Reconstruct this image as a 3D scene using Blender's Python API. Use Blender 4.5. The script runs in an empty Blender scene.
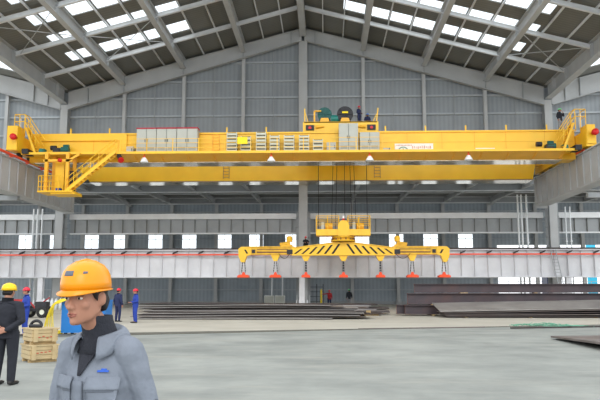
import bpy, bmesh, math, random
from mathutils import Vector, Matrix
R = math.radians
rnd = random.Random(7)
sc = bpy.context.scene
COL = bpy.data.collections.new('hall'); sc.collection.children.link(COL)

# ---------------------------------------------------------------- materials
MATS = {}
def mat(name, col, rough=.6, metal=0., var=.12, scale=3., bump=0., bscale=30., dirt=None, dscale=.5, damt=.5, wave=None, spec=.4):
    if name in MATS: return MATS[name]
    m = bpy.data.materials.new(name); m.use_nodes = True
    nt = m.node_tree; N = nt.nodes; L = nt.links
    b = N['Principled BSDF']
    b.inputs['Roughness'].default_value = rough; b.inputs['Metallic'].default_value = metal
    b.inputs['Specular IOR Level'].default_value = spec
    tc = N.new('ShaderNodeTexCoord')
    nz = N.new('ShaderNodeTexNoise'); nz.inputs['Scale'].default_value = scale; nz.inputs['Detail'].default_value = 4
    L.new(tc.outputs['Object'], nz.inputs['Vector'])
    rp = N.new('ShaderNodeMapRange'); rp.inputs['From Min'].default_value = .3; rp.inputs['From Max'].default_value = .7
    rp.inputs['To Min'].default_value = 1 - var; rp.inputs['To Max'].default_value = 1 + var
    L.new(nz.outputs['Fac'], rp.inputs['Value'])
    mx = N.new('ShaderNodeMix'); mx.data_type = 'RGBA'; mx.blend_type = 'MULTIPLY'; mx.inputs['Factor'].default_value = 1
    mx.inputs['A'].default_value = (*col, 1); L.new(rp.outputs['Result'], mx.inputs['B'])
    out = mx.outputs['Result']
    if dirt:
        n2 = N.new('ShaderNodeTexNoise'); n2.inputs['Scale'].default_value = dscale; n2.inputs['Detail'].default_value = 8
        n2.inputs['Roughness'].default_value = .65
        L.new(tc.outputs['Object'], n2.inputs['Vector'])
        r2 = N.new('ShaderNodeMapRange'); r2.inputs['From Min'].default_value = .45; r2.inputs['From Max'].default_value = .72
        r2.inputs['To Max'].default_value = damt
        L.new(n2.outputs['Fac'], r2.inputs['Value'])
        m2 = N.new('ShaderNodeMix'); m2.data_type = 'RGBA'; m2.inputs['B'].default_value = (*dirt, 1)
        L.new(out, m2.inputs['A']); L.new(r2.outputs['Result'], m2.inputs['Factor']); out = m2.outputs['Result']
    hgt = None
    if wave:   # ribbed sheet, its rib shading painted as colour bands: (axis, period, contrast)
        wv = N.new('ShaderNodeTexWave'); wv.wave_type = 'BANDS'; wv.bands_direction = wave[0]; wv.wave_profile = 'SIN'
        wv.inputs['Scale'].default_value = 1 / wave[1] * .314; wv.inputs['Distortion'].default_value = 0
        L.new(tc.outputs['Object'], wv.inputs['Vector'])
        r3 = N.new('ShaderNodeMapRange'); r3.inputs['To Min'].default_value = 1 - wave[2]; r3.inputs['To Max'].default_value = 1 + wave[2]
        L.new(wv.outputs['Fac'], r3.inputs['Value'])
        m3 = N.new('ShaderNodeMix'); m3.data_type = 'RGBA'; m3.blend_type = 'MULTIPLY'; m3.inputs['Factor'].default_value = 1
        L.new(out, m3.inputs['A']); L.new(r3.outputs['Result'], m3.inputs['B']); out = m3.outputs['Result']
    L.new(out, b.inputs['Base Color'])
    if bump:
        n4 = N.new('ShaderNodeTexNoise'); n4.inputs['Scale'].default_value = bscale; n4.inputs['Detail'].default_value = 3
        L.new(tc.outputs['Object'], n4.inputs['Vector'])
        bp = N.new('ShaderNodeBump'); bp.inputs['Strength'].default_value = bump; bp.inputs['Distance'].default_value = .02
        L.new(n4.outputs['Fac'], bp.inputs['Height']); L.new(bp.outputs['Normal'], b.inputs['Normal'])
    MATS[name] = m
    return m

def s2l(r, g, b):
    f = lambda c: (c / 255 / 12.92) if c / 255 <= .04045 else ((c / 255 + .055) / 1.055) ** 2.4
    return (f(r), f(g), f(b))

M_clad = mat('cladding', s2l(154, 160, 164), .55, var=.05, scale=.4, wave=('X', .45, .07), dirt=s2l(132, 139, 144), dscale=.25, damt=.5)
M_clad2 = mat('cladding_far', s2l(160, 170, 178), .55, var=.05, scale=.4, wave=('X', .5, .08), dirt=s2l(136, 148, 156), dscale=.3, damt=.6)
M_deck = mat('roof_deck', s2l(118, 118, 112), .6, var=.06, scale=.5, wave=('Y', .4, .08))
M_frame = mat('frame_paint', s2l(186, 188, 188), .5, var=.07, scale=1.2, dirt=s2l(142, 142, 140), dscale=.6, damt=.4)
M_framed = mat('frame_paint_dull', s2l(162, 166, 168), .5, var=.07, scale=1.2, dirt=s2l(110, 112, 112), dscale=.6, damt=.4)
M_framel = mat('frame_paint_pale', s2l(222, 224, 225), .45, var=.05, scale=1.5)
M_girt = mat('girt_paint', s2l(176, 182, 186), .5, var=.05)
M_white = mat('white_girder', s2l(218, 219, 222), .5, var=.05, scale=1., dirt=s2l(186, 188, 192), dscale=.35, damt=.5)
M_rail = mat('rail_steel', s2l(62, 54, 52), .5, .6, var=.15)
M_red = mat('conductor_red', s2l(240, 84, 52), .45, var=.05)
M_bred = mat('buffer_red', s2l(214, 30, 30), .4, var=.05)
M_yel = mat('crane_yellow', s2l(252, 200, 42), .38, var=.05, scale=.8, dirt=s2l(246, 178, 30), dscale=.35, damt=.45, spec=.5)
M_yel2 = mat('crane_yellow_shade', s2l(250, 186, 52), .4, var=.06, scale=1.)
M_yelw = mat('worn_yellow', s2l(238, 186, 44), .45, var=.12, scale=3., dirt=s2l(176, 126, 40), dscale=1.6, damt=.6)
M_yseam = mat('weld_seam', s2l(228, 165, 20), .5, var=.05)
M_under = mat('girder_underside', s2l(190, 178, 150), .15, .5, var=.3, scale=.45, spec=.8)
M_dark = mat('dark_machine', s2l(40, 40, 44), .5, var=.2, scale=6)
M_black = mat('black_paint', s2l(26, 24, 22), .6, var=.1)
M_teal = mat('motor_teal', s2l(26, 122, 112), .4, var=.1, scale=4)
M_teal2 = mat('drum_teal_dark', s2l(26, 92, 86), .5, var=.25, scale=9)
M_cab = mat('cabinet_grey', s2l(186, 188, 178), .5, var=.04, scale=2)
M_cab2 = mat('cabinet_line', s2l(126, 130, 122), .6, var=.05)
M_rack = mat('resistor_pale', s2l(206, 208, 190), .5, var=.05, scale=5)
M_rackd = mat('resistor_slot', s2l(110, 108, 92), .7, var=.15, scale=8)
M_crim = mat('cabinet_crown', s2l(186, 30, 52), .5, var=.05)
M_sign = mat('sign_white', s2l(238, 238, 232), .5, var=.03)
M_signy = mat('sign_yellow', s2l(255, 226, 0), .45, var=.03)
M_ink = mat('sign_ink', s2l(212, 158, 138), .6, var=.1)
M_green = mat('emblem_green', s2l(26, 122, 84), .6, var=.05)
M_lampw = mat('lamp_white', s2l(246, 246, 246), .35, var=.02)
M_mag = mat('magnet_orange', s2l(240, 84, 40), .5, var=.08, scale=5)
M_plate = mat('steel_plate', s2l(118, 110, 106), .55, .25, var=.2, scale=1.2, dirt=s2l(84, 66, 56), dscale=.8, damt=.6)
M_plated = mat('steel_plate_dark', s2l(66, 60, 60), .6, .25, var=.2, scale=1.5, dirt=s2l(82, 60, 48), dscale=.8, damt=.6)
M_platel = mat('steel_plate_light', s2l(150, 146, 142), .5, .2, var=.12, scale=.7, dirt=s2l(104, 98, 96), dscale=.5, damt=.6)
M_hb = mat('beam_steel', s2l(76, 68, 72), .55, .3, var=.15, scale=1.2, dirt=s2l(96, 66, 58), dscale=.6, damt=.5)
M_hbe = mat('beam_rust', s2l(112, 74, 60), .7, .1, var=.2, scale=4)
M_wood = mat('crate_wood', s2l(186, 166, 126), .7, var=.14, scale=5, dirt=s2l(168, 138, 94), dscale=3, damt=.5)
M_wood2 = mat('timber', s2l(176, 150, 106), .75, var=.2, scale=6)
M_redink = mat('stencil_red', s2l(186, 70, 52), .7, var=.1)
M_blue = mat('tank_blue', s2l(28, 116, 190), .4, var=.06)
M_hose = mat('hose_yellow', s2l(226, 200, 36), .45, var=.06)
M_tyre = mat('tyre', s2l(38, 38, 38), .8, var=.1)
M_tred = mat('tractor_red', s2l(164, 44, 44), .45, var=.1)
M_gal = mat('galvanised', s2l(226, 230, 232), .4, .0, var=.08, scale=8)
M_net = mat('net_green', s2l(110, 166, 140), .7, var=.1)
M_cyan = mat('sign_cyan', s2l(60, 190, 226), .5, var=.03)
M_rope = mat('wire_rope', s2l(46, 40, 34), .6, .3, var=.2, scale=20)
M_skin = mat('skin', s2l(172, 124, 102), .55, var=.03, scale=8)
M_lips = mat('lip_skin', s2l(150, 92, 80), .5, var=.05)
M_eyew = mat('eye_white', s2l(222, 216, 208), .3, var=.02)
M_iris = mat('eye_dark', s2l(38, 26, 22), .3, var=.02)
M_hair = mat('black_hair', s2l(30, 26, 26), .6, var=.2, scale=60, bump=.3, bscale=120)
M_hat_o = mat('helmet_orange', s2l(238, 150, 14), .3, var=.04, scale=6)
M_hat_y = mat('helmet_yellow', s2l(244, 204, 30), .3, var=.04)
M_hat_r = mat('helmet_red', s2l(214, 44, 64), .35, var=.04)
M_hat_b = mat('helmet_blue', s2l(44, 128, 214), .35, var=.04)
M_hat_g = mat('helmet_green', s2l(130, 220, 150), .35, var=.04)
M_jgrey = mat('work_jacket_grey', s2l(124, 131, 142), .85, var=.07, scale=9, dirt=s2l(104, 111, 123), dscale=5, damt=.5, bump=.25, bscale=35)
M_jgrey2 = mat('jacket_seam_and_shade', s2l(100, 106, 116), .9, var=.05)
M_sweat = mat('dark_sweater', s2l(44, 46, 54), .9, var=.12, scale=40, bump=.4, bscale=150)
M_cdark = mat('cloth_black', s2l(36, 38, 46), .85, var=.15, scale=8)
M_cblue = mat('cloth_blue', s2l(36, 62, 150), .8, var=.12, scale=8)
M_cnavy = mat('cloth_navy', s2l(34, 42, 78), .8, var=.12, scale=8)
M_cred = mat('cloth_red', s2l(176, 44, 48), .8, var=.12, scale=8)
M_cgrey = mat('cloth_grey', s2l(150, 150, 152), .85, var=.1, scale=8)
M_boot = mat('boot_leather', s2l(30, 28, 28), .5, var=.1)
M_logo = mat('logo_blue', s2l(44, 92, 190), .6, var=.03)

def glass_mat(name, tr=.9):
    m = bpy.data.materials.new(name); m.use_nodes = True
    nt = m.node_tree; N = nt.nodes; L = nt.links
    N.remove(N['Principled BSDF'])
    o = N['Material Output']
    t = N.new('ShaderNodeBsdfTransparent'); t.inputs['Color'].default_value = (.97, .99, 1, 1)
    d = N.new('ShaderNodeBsdfTranslucent'); d.inputs['Color'].default_value = (.9, .93, .95, 1)
    nz = N.new('ShaderNodeTexNoise'); nz.inputs['Scale'].default_value = .6
    mr = N.new('ShaderNodeMapRange'); mr.inputs['To Min'].default_value = 1 - tr - .05; mr.inputs['To Max'].default_value = 1 - tr + .1
    L.new(nz.outputs['Fac'], mr.inputs['Value'])
    x = N.new('ShaderNodeMixShader'); L.new(mr.outputs['Result'], x.inputs['Fac']); L.new(t.outputs[0], x.inputs[1]); L.new(d.outputs[0], x.inputs[2])
    L.new(x.outputs[0], o.inputs['Surface'])
    return m
M_glass = glass_mat('window_pane')
M_sky = glass_mat('rooflight_sheet')

def floor_mat():
    m = bpy.data.materials.new('concrete_floor'); m.use_nodes = True
    nt = m.node_tree; N = nt.nodes; L = nt.links; b = N['Principled BSDF']
    tc = N.new('ShaderNodeTexCoord')
    def noise(scale, det=6, ro=.6, sx=1, sy=1):
        mp = N.new('ShaderNodeMapping'); mp.inputs['Scale'].default_value = (sx, sy, 1); L.new(tc.outputs['Object'], mp.inputs['Vector'])
        n = N.new('ShaderNodeTexNoise'); n.inputs['Scale'].default_value = scale; n.inputs['Detail'].default_value = det; n.inputs['Roughness'].default_value = ro
        L.new(mp.outputs['Vector'], n.inputs['Vector']); return n.outputs['Fac']
    def rng(v, a, b_, c, d):
        r = N.new('ShaderNodeMapRange'); r.inputs['From Min'].default_value = a; r.inputs['From Max'].default_value = b_
        r.inputs['To Min'].default_value = c; r.inputs['To Max'].default_value = d; L.new(v, r.inputs['Value']); return r.outputs['Result']
    def mixc(f, A, B):
        x = N.new('ShaderNodeMix'); x.data_type = 'RGBA'
        if hasattr(f, 'links'): L.new(f, x.inputs['Factor'])
        else: x.inputs['Factor'].default_value = f
        for k, v in (('A', A), ('B', B)):
            if hasattr(v, 'links'): L.new(v, x.inputs[k])
            else: x.inputs[k].default_value = (*v, 1)
        return x.outputs['Result']
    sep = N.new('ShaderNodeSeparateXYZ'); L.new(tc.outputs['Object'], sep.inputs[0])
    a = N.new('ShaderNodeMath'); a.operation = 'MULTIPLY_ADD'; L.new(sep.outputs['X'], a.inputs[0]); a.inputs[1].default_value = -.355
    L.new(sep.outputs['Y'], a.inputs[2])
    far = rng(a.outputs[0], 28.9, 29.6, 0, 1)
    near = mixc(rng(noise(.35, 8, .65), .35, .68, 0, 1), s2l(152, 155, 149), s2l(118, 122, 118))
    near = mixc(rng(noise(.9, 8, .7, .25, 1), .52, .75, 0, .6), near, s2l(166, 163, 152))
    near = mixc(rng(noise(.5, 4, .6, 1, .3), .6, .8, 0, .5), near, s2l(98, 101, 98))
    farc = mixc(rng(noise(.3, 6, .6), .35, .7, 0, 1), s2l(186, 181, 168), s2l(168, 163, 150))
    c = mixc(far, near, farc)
    L.new(c, b.inputs['Base Color']); b.inputs['Roughness'].default_value = .75
    bp = N.new('ShaderNodeBump'); bp.inputs['Strength'].default_value = .2; bp.inputs['Distance'].default_value = .02
    L.new(noise(6, 6), bp.inputs['Height']); L.new(bp.outputs['Normal'], b.inputs['Normal'])
    return m
M_floor = floor_mat()

# ---------------------------------------------------------------- mesh helpers
class MB:
    def __init__(s): s.v = []; s.f = []; s.mi = []; s.smooth = []
    def add(s, vs, fs, mi=0, smooth=False):
        n = len(s.v); s.v += [Vector(p) for p in vs]
        for f in fs: s.f.append([n + i for i in f]); s.mi.append(mi); s.smooth.append(smooth)
        return s
    def box(s, x0, x1, y0, y1, z0, z1, mi=0):
        v = [(x, y, z) for x in (x0, x1) for y in (y0, y1) for z in (z0, z1)]
        return s.add(v, [(0, 1, 3, 2), (4, 6, 7, 5), (0, 4, 5, 1), (2, 3, 7, 6), (0, 2, 6, 4), (1, 5, 7, 3)], mi)
    def hexa(s, v8, mi=0):   # v8 ordered as in box
        return s.add(v8, [(0, 1, 3, 2), (4, 6, 7, 5), (0, 4, 5, 1), (2, 3, 7, 6), (0, 2, 6, 4), (1, 5, 7, 3)], mi)
    def bar(s, p, q, w, h, mi=0, up=(0, 0, 1), off=0.):
        """rectangular bar along p->q, w sideways, h along up; off shifts along up"""
        p = Vector(p); q = Vector(q); d = (q - p).normalized(); up = Vector(up)
        side = d.cross(up)
        if side.length < 1e-4: side = d.cross(Vector((0, 1, 0)))
        side.normalize(); u = side.cross(d).normalized()
        v = []
        for e in (p, q):
            for a in (-1, 1):
                for b in (-1, 1):
                    v.append(e + side * (a * w / 2) + u * (off + b * h / 2))
        return s.hexa(v, mi)
    def ibeam(s, p, q, H, W, tf=.05, tw=.04, mi=0, up=(0, 0, 1), mw=None):
        s.bar(p, q, W, tf, mi, up, H / 2 - tf / 2); s.bar(p, q, W, tf, mi, up, -H / 2 + tf / 2)
        s.bar(p, q, tw, H - 2 * tf, mi if mw is None else mw, up)
        return s
    def cyl(s, p, q, r0, r1=None, n=12, mi=0, cap=True, smooth=True):
        r1 = r0 if r1 is None else r1
        p = Vector(p); q = Vector(q); d = (q - p).normalized()
        a = d.cross(Vector((0, 0, 1)))
        if a.length < 1e-3: a = Vector((1, 0, 0))
        a.normalize(); b = d.cross(a)
        v = []
        for e, r in ((p, r0), (q, r1)):
            for i in range(n):
                t = 2 * math.pi * i / n; v.append(e + a * (r * math.cos(t)) + b * (r * math.sin(t)))
        s.add(v, [(i, (i + 1) % n, n + (i + 1) % n, n + i) for i in range(n)], mi, smooth)
        if cap: s.add(v, [tuple(range(n))[::-1], tuple(range(n, 2 * n))], mi)
        return s
    def tube(s, pts, r, n=6, mi=0):
        pts = [Vector(p) for p in pts]
        for i in range(len(pts) - 1): s.cyl(pts[i], pts[i + 1], r, r, n, mi, True)
        return s
    def prism(s, poly, axis, a, b, mi=0):
        """extrude a 2D polygon along axis ('x','y','z') from a to b"""
        def mk(u, v, t): return {'y': (u, t, v), 'x': (t, u, v), 'z': (u, v, t)}[axis]
        n = len(poly); v = [mk(u, w, a) for u, w in poly] + [mk(u, w, b) for u, w in poly]
        return s.add(v, [tuple(range(n)), tuple(range(n, 2 * n))[::-1]] + [(i, n + i, n + (i + 1) % n, (i + 1) % n) for i in range(n)], mi)
    def lathe(s, prof, c, axis=(0, 0, 1), n=20, mi=0, smooth=True):
        c = Vector(c); ax = Vector(axis).normalized(); a = ax.cross(Vector((0, 1, 0)))
        if a.length < 1e-3: a = Vector((1, 0, 0))
        a.normalize(); b = ax.cross(a); v = []
        for r, h in prof:
            for i in range(n):
                t = 2 * math.pi * i / n; v.append(c + ax * h + a * (r * math.cos(t)) + b * (r * math.sin(t)))
        f = []
        for k in range(len(prof) - 1):
            for i in range(n): f.append((k * n + i, k * n + (i + 1) % n, (k + 1) * n + (i + 1) % n, (k + 1) * n + i))
        s.add(v, f, mi, smooth)
        return s
    def ball(s, c, r, mi=0, n=12, rot=None):
        r = Vector(r) if not isinstance(r, (int, float)) else Vector((r, r, r)); c = Vector(c); v = []; m = n // 2
        for j in range(m + 1):
            for i in range(n):
                ph = math.pi * j / m; th = 2 * math.pi * i / n
                p = Vector((r.x * math.sin(ph) * math.cos(th), r.y * math.sin(ph) * math.sin(th), r.z * math.cos(ph)))
                if rot is not None: p = rot @ p
                v.append(c + p)
        return s.add(v, [(j * n + i, (j + 1) * n + i, (j + 1) * n + (i + 1) % n, j * n + (i + 1) % n) for j in range(m) for i in range(n)], mi, True)
    def hull(s, pts, mi=0):
        bm = bmesh.new()
        for p in pts: bm.verts.new(p)
        res = bmesh.ops.convex_hull(bm, input=bm.verts)
        bmesh.ops.delete(bm, geom=[e for e in res['geom_interior'] if isinstance(e, bmesh.types.BMVert)], context='VERTS')
        bm.verts.index_update()
        s.add([v.co.copy() for v in bm.verts], [[v.index for v in f.verts] for f in bm.faces], mi, True); bm.free()
        return s
    def limb(s, p, rp, q, rq, mi=0, n=12):
        """tapered capsule; radii may be 3-tuples (world-axis ellipsoids)"""
        P = []
        for c, r in ((p, rp), (q, rq)):
            t = MB(); t.ball(c, r, n=n); P += t.v
        return s.hull(P, mi)
    def mesh(s, name, mats, off=Vector((0, 0, 0)), recalc=True):
        me = bpy.data.meshes.new(name)
        me.from_pydata([tuple(p - off) for p in s.v], [], s.f); me.update()
        for m in mats: me.materials.append(m)
        for p, mi, sm in zip(me.polygons, s.mi, s.smooth): p.material_index = mi; p.use_smooth = sm
        if recalc:
            bm = bmesh.new(); bm.from_mesh(me); bmesh.ops.recalc_face_normals(bm, faces=bm.faces); bm.to_mesh(me); bm.free()
        return me
    def build(s, name, mats, parent=None, label=None, cat=None, group=None, kind=None, origin=None):
        if not isinstance(mats, (list, tuple)): mats = [mats]
        if parent is not None: off = world_off(parent)
        elif origin is not None: off = Vector(origin)
        else:
            xs = [p.x for p in s.v]; ys = [p.y for p in s.v]
            off = Vector(((min(xs) + max(xs)) / 2, (min(ys) + max(ys)) / 2, min(p.z for p in s.v)))
        o = bpy.data.objects.new(name, s.mesh(name, mats, off)); COL.objects.link(o)
        if parent is not None: o.parent = parent
        else: o.location = off
        return tag(o, label, cat, group, kind)
def world_off(o):
    v = Vector((0, 0, 0))
    while o is not None: v += Vector(o.location); o = o.parent
    return v
def tag(o, label=None, cat=None, group=None, kind=None):
    for k, v in (('label', label), ('category', cat), ('group', group), ('kind', kind)):
        if v: o[k] = v
    return o
def empty(name, loc, label, cat, group=None, kind=None):
    o = bpy.data.objects.new(name, None); COL.objects.link(o); o.location = loc; o.empty_display_size = .2
    return tag(o, label, cat, group, kind)
ORD = ['first', 'second', 'third', 'fourth', 'fifth', 'sixth', 'seventh', 'eighth', 'ninth', 'tenth', 'eleventh', 'twelfth', 'thirteenth', 'fourteenth',
       'fifteenth', 'sixteenth', 'seventeenth', 'eighteenth', 'nineteenth', 'twentieth']
def ST(mb, name, m, label, cat, group=None): return mb.build(name, m, None, label, cat, group, 'structure')

# ================================================================ SETTING
XE = 24.7           # eave line
BAY = 6.17
D1, D2 = 69.0, 92.0
SL = .27
def rz(x, z0):      # roof height over x; neighbour halls rise again beyond the eave line
    a = abs(x)
    return z0 - SL * a if a <= XE else z0 - SL * XE + SL * (a - XE)

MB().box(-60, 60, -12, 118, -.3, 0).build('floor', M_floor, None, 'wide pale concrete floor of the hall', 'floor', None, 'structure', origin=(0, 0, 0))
# cable channel across the floor
m = MB()
def cy(x): return 28.95 + .355 * x
pts = [(-16, 1.3), (-7.5, 1.3), (-4.8, 1.15), (-1, .8), (1.2, .4), (5, .16), (10, .1), (18, .08)]
for (a, wa), (b, wb) in zip(pts, pts[1:]):
    m.hexa([(a, cy(a) - wa, 0.0), (a, cy(a) - wa, .02), (a, cy(a) + .05, .0), (a, cy(a) + .05, .035),
            (b, cy(b) - wb, 0.0), (b, cy(b) - wb, .02), (b, cy(b) + .05, .0), (b, cy(b) + .05, .035)])
ST(m, 'trim_1', mat('channel_dark', s2l(96, 95, 86), .8, var=.25, scale=3), 'dark recessed cable channel running across the concrete floor', 'floor channel')

# upper gable wall (cladding) between the two halls
m = MB()
xs = [-40, -XE, 0, XE, 40]
for a, b in zip(xs, xs[1:]):
    m.hexa([(a, D1 + .35, 13.3), (a, D1 + .35, rz(a, 28.97)), (a, D1 + .45, 13.3), (a, D1 + .45, rz(a, 28.97)),
            (b, D1 + .35, 13.3), (b, D1 + .35, rz(b, 28.97)), (b, D1 + .45, 13.3), (b, D1 + .45, rz(b, 28.97))])
ST(m, 'wall_back', M_clad, 'grey ribbed metal gable wall behind the yellow crane', 'wall')
# girts of that wall
for k, z in enumerate((25.3, 23.3, 21.55, 19.65, 17.7, 15.8, 14.0)):
    m = MB(); xl = 40 if z < 20.8 else (27.4 - z) / SL
    segs = [(-xl, xl)] if z < 20.8 else [(-xl + .3, xl - .3)]
    for a, b in segs:
        m.box(a, b, D1 + .12, D1 + .34, z - .09, z + .09)
    if z > 20.8:
        a = XE + (z - 20.75) / SL + .3
        if a < 39: m.box(a, 40, D1 + .12, D1 + .34, z - .09, z + .09); m.box(-40, -a, D1 + .12, D1 + .34, z - .09, z + .09)
    ST(m, 'wall_girt', [M_girt], 'pale horizontal girt on the gable wall, %s from the top' % ORD[k], 'girt', 'girts of the gable wall')
for k in range(-4, 4):
    x = (k + .5) * BAY; m = MB(); m.box(x - .03, x + .03, D1 + .06, D1 + .12, 13.3, rz(x, 27.3))
    ST(m, 'sag_rod', M_framed, 'thin vertical sag rod on the gable wall, %s from the left' % ORD[k + 4], 'rod', 'sag rods of the gable wall')
# wind columns
for k in range(-6, 7):
    x = k * BAY
    if k in (0, 4, -4): continue
    m = MB(); zt = rz(x, 27.5)
    m.ibeam((x, D1 - .1, 12.9), (x, D1 - .1, zt), .42, .34, .03, .03, up=(0, 1, 0))
    side = 'left' if k < 0 else 'right'; n = abs(k)
    ST(m, 'wind_column', M_frame, 'slim grey wind column on the gable wall, %s bay %s of the centre column' % (ORD[n - 1], side), 'column', 'slim columns of the gable wall')
for x, lab in ((0, 'thick grey centre column rising behind the crane to the roof ridge'), (-4 * BAY, 'thick grey main column at the left valley of the roof'),
               (4 * BAY, 'thick grey main column at the right valley of the roof')):
    m = MB(); zt = 27.3 if x == 0 else 20.8; w = .86 if x == 0 else .74
    m.box(x - w / 2, x + w / 2, D1 - .55, D1 - .50, 0, zt); m.box(x - w / 2, x + w / 2, D1 + .22, D1 + .27, 0, zt)
    m.box(x - w / 2 + .02, x - w / 2 + .06, D1 - .5, D1 + .22, 0, zt, 1); m.box(x + w / 2 - .06, x + w / 2 - .02, D1 - .5, D1 + .22, 0, zt, 1)
    for s in (-1, 1):   # batten flanges
        m.box(x + s * (w / 2 + .14) - .14, x + s * (w / 2 + .14) + .14, D1 - .05, D1, 0, 11.5 if x else 9.6, 1)
        for zz in range(1, 10): m.box(x + s * (w / 2 + .14) - .14, x + s * (w / 2 + .14) + .14, D1 - .3, D1 + .2, zz, zz + .05, 1)
    # base
    m.box(x - .75, x + .75, D1 - 1, D1 + .6, 0, .12)
    for s in (-.6, -.3, 0, .3, .6): m.prism([(D1 - 1, .12), (D1 - .5, .12), (D1 - .5, 1.3)], 'x', x + s - .03, x + s + .03)
    ST(m, 'main_column', [M_frame, M_framed], lab, 'column', 'main columns')
# outer runway columns just beside the view
for s in (-1, 1):
    for y in (44.0, 56.4):
        m = MB(); x = s * 26.3
        m.ibeam((x, y, 0), (x, y, 21), .7, .5, .04, .04, up=(1, 0, 0)); m.box(min(x, s * 23.7) - .2, max(x, s * 23.7) + .2, y - .25, y + .25, 9.2, 9.6)
        ST(m, 'main_column', M_framed, 'grey main column under the %s crane runway, %s row' % ('left' if s < 0 else 'right', 'nearer' if y < 50 else 'farther'), 'column', 'main columns')
# gable rafters
def rafter(name, x0, x1, y, zb, H, label, splices=()):
    m = MB(); top = lambda x: rz(x, zb + H)
    bot = lambda x: top(x) - H - .022 * min(abs(x), XE) + (.022 * (abs(x) - XE) if abs(x) > XE else 0)
    def seg(a, b, w, la, ha, mi=0):
        m.hexa([(a, y - w, la(a)), (a, y - w, ha(a)), (a, y + w, la(a)), (a, y + w, ha(a)), (b, y - w, la(b)), (b, y - w, ha(b)), (b, y + w, la(b)), (b, y + w, ha(b))], mi)
    seg(x0, x1, .25, bot, lambda x: bot(x) + .05); seg(x0, x1, .25, lambda x: top(x) - .05, top); seg(x0, x1, .03, bot, top)
    for sx in splices: seg(sx - .03, sx + .03, .23, bot, top, 1)
    ST(m, name, [M_frame, M_framed], label, 'rafter', 'gable rafters')
RY = D1 - .5
sp = [BAY * k for k in (.2, 1, 2, 3, 3.6)]
rafter('gable_rafter', -24.3, -.15, RY, 27.35, 1.3, 'deep grey gable rafter sloping down left from the ridge', [-s for s in sp])
rafter('gable_rafter', .15, 24.3, RY, 27.35, 1.3, 'deep grey gable rafter sloping down right from the ridge', sp)
rafter('gable_rafter', -38, -25.1, RY, 27.35, 1.5, 'short rafter of the neighbouring hall at far left', [-27.9, -26.4])
rafter('gable_rafter', 25.1, 38, RY, 27.35, 1.5, 'short rafter of the neighbouring hall at far right', [27.9, 26.4])

# roof deck with rooflight openings
Y0 = 40.0
rows = [(59.7, 61.9), (55.5, 57.6), (51.2, 53.3), (47.0, 49.1), (42.8, 44.9)]
PX = BAY / 3
sk_cols = [(-21.2 if k == -11 else k * PX, (k + 1) * PX) for k in range(-11, -5)]
sk_cols = [(-21.1, -20.66)] + [(k * PX + .1, (k + 1) * PX - .1) for k in range(-10, -5)] + [(4.0, 3 * PX - .1)] + [(k * PX + .1, (k + 1) * PX - .1) for k in range(3, 9)] + [(9 * PX + .1, 20.2)]
sk_cols[0] = (-21.5, -10 * PX - .1)
m = MB()
def slab(a, b, y0, y1, z0, z1):
    m.hexa([(a, y0, rz(a, z0)), (a, y0, rz(a, z1)), (a, y1, rz(a, z0)), (a, y1, rz(a, z1)), (b, y0, rz(b, z0)), (b, y0, rz(b, z1)), (b, y1, rz(b, z0)), (b, y1, rz(b, z1))])
solid = []; prev = -XE
for a, b in sorted(sk_cols):
    solid.append((prev, a)); prev = b
solid.append((prev, XE))
sol2 = []
for a, b in solid: sol2 += [(a, 0), (0, b)] if a < 0 < b else [(a, b)]
ys = sorted(rows); cur = Y0
for r0, r1 in ys:
    for a, b in ((-XE, 0), (0, XE)): slab(a, b, cur, r0, 28.95, 29.05)
    for a, b in sol2: slab(a, b, r0, r1, 28.95, 29.05)
    cur = r1
for a, b in ((-XE, 0), (0, XE)): slab(a, b, cur, D1 + .4, 28.95, 29.05)
# neighbour halls' roofs (one rooflight slot each)
for s in (-1, 1):
    a, b = (XE, 31.5) if s > 0 else (-31.5, -XE); c, d = (31.5, 40) if s > 0 else (-40, -31.5)
    for (p, q) in ((a, b), (c, d)):
        slab(p, q, Y0, 61.8, 28.95, 29.05); slab(p, q, 65.4, D1 + .4, 28.95, 29.05)
    e, f = (29.2, 30.8) if s > 0 else (-30.8, -29.2)
ST(m, 'ceiling', M_deck, 'dark grey ribbed metal roof deck', 'roof')
wn = 1
for ri, (r0, r1) in enumerate(rows):
    for ci, (a, b) in enumerate(sk_cols):
        g = MB()
        g.hexa([(a, r0, rz(a, 29.0)), (a, r0, rz(a, 29.02)), (a, r1, rz(a, 29.0)), (a, r1, rz(a, 29.02)), (b, r0, rz(b, 29.0)), (b, r0, rz(b, 29.02)), (b, r1, rz(b, 29.0)), (b, r1, rz(b, 29.02))])
        sd = 'left' if a < 0 else 'right'; idx = ci if a < 0 else ci - 6
        ST(g, 'window_%d' % wn, M_sky, 'bright rooflight in row %s from the gable, %s slope, %s panel across' % (ORD[ri], sd, ORD[idx]), 'rooflight', 'rooflights'); wn += 1
for s in (-1, 1):
    g = MB(); a, b = (XE, 40) if s > 0 else (-40, -XE); g.hexa([(a, 61.8, rz(a, 29.0)), (a, 61.8, rz(a, 29.02)), (a, 65.4, rz(a, 29.0)), (a, 65.4, rz(a, 29.02)), (b, 61.8, rz(b, 29.0)), (b, 61.8, rz(b, 29.02)), (b, 65.4, rz(b, 29.0)), (b, 65.4, rz(b, 29.02))])
    ST(g, 'window_%d' % wn, M_sky, 'long bright rooflight strip in the neighbouring roof at far %s' % ('right' if s > 0 else 'left'), 'rooflight', 'rooflights'); wn += 1
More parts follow.
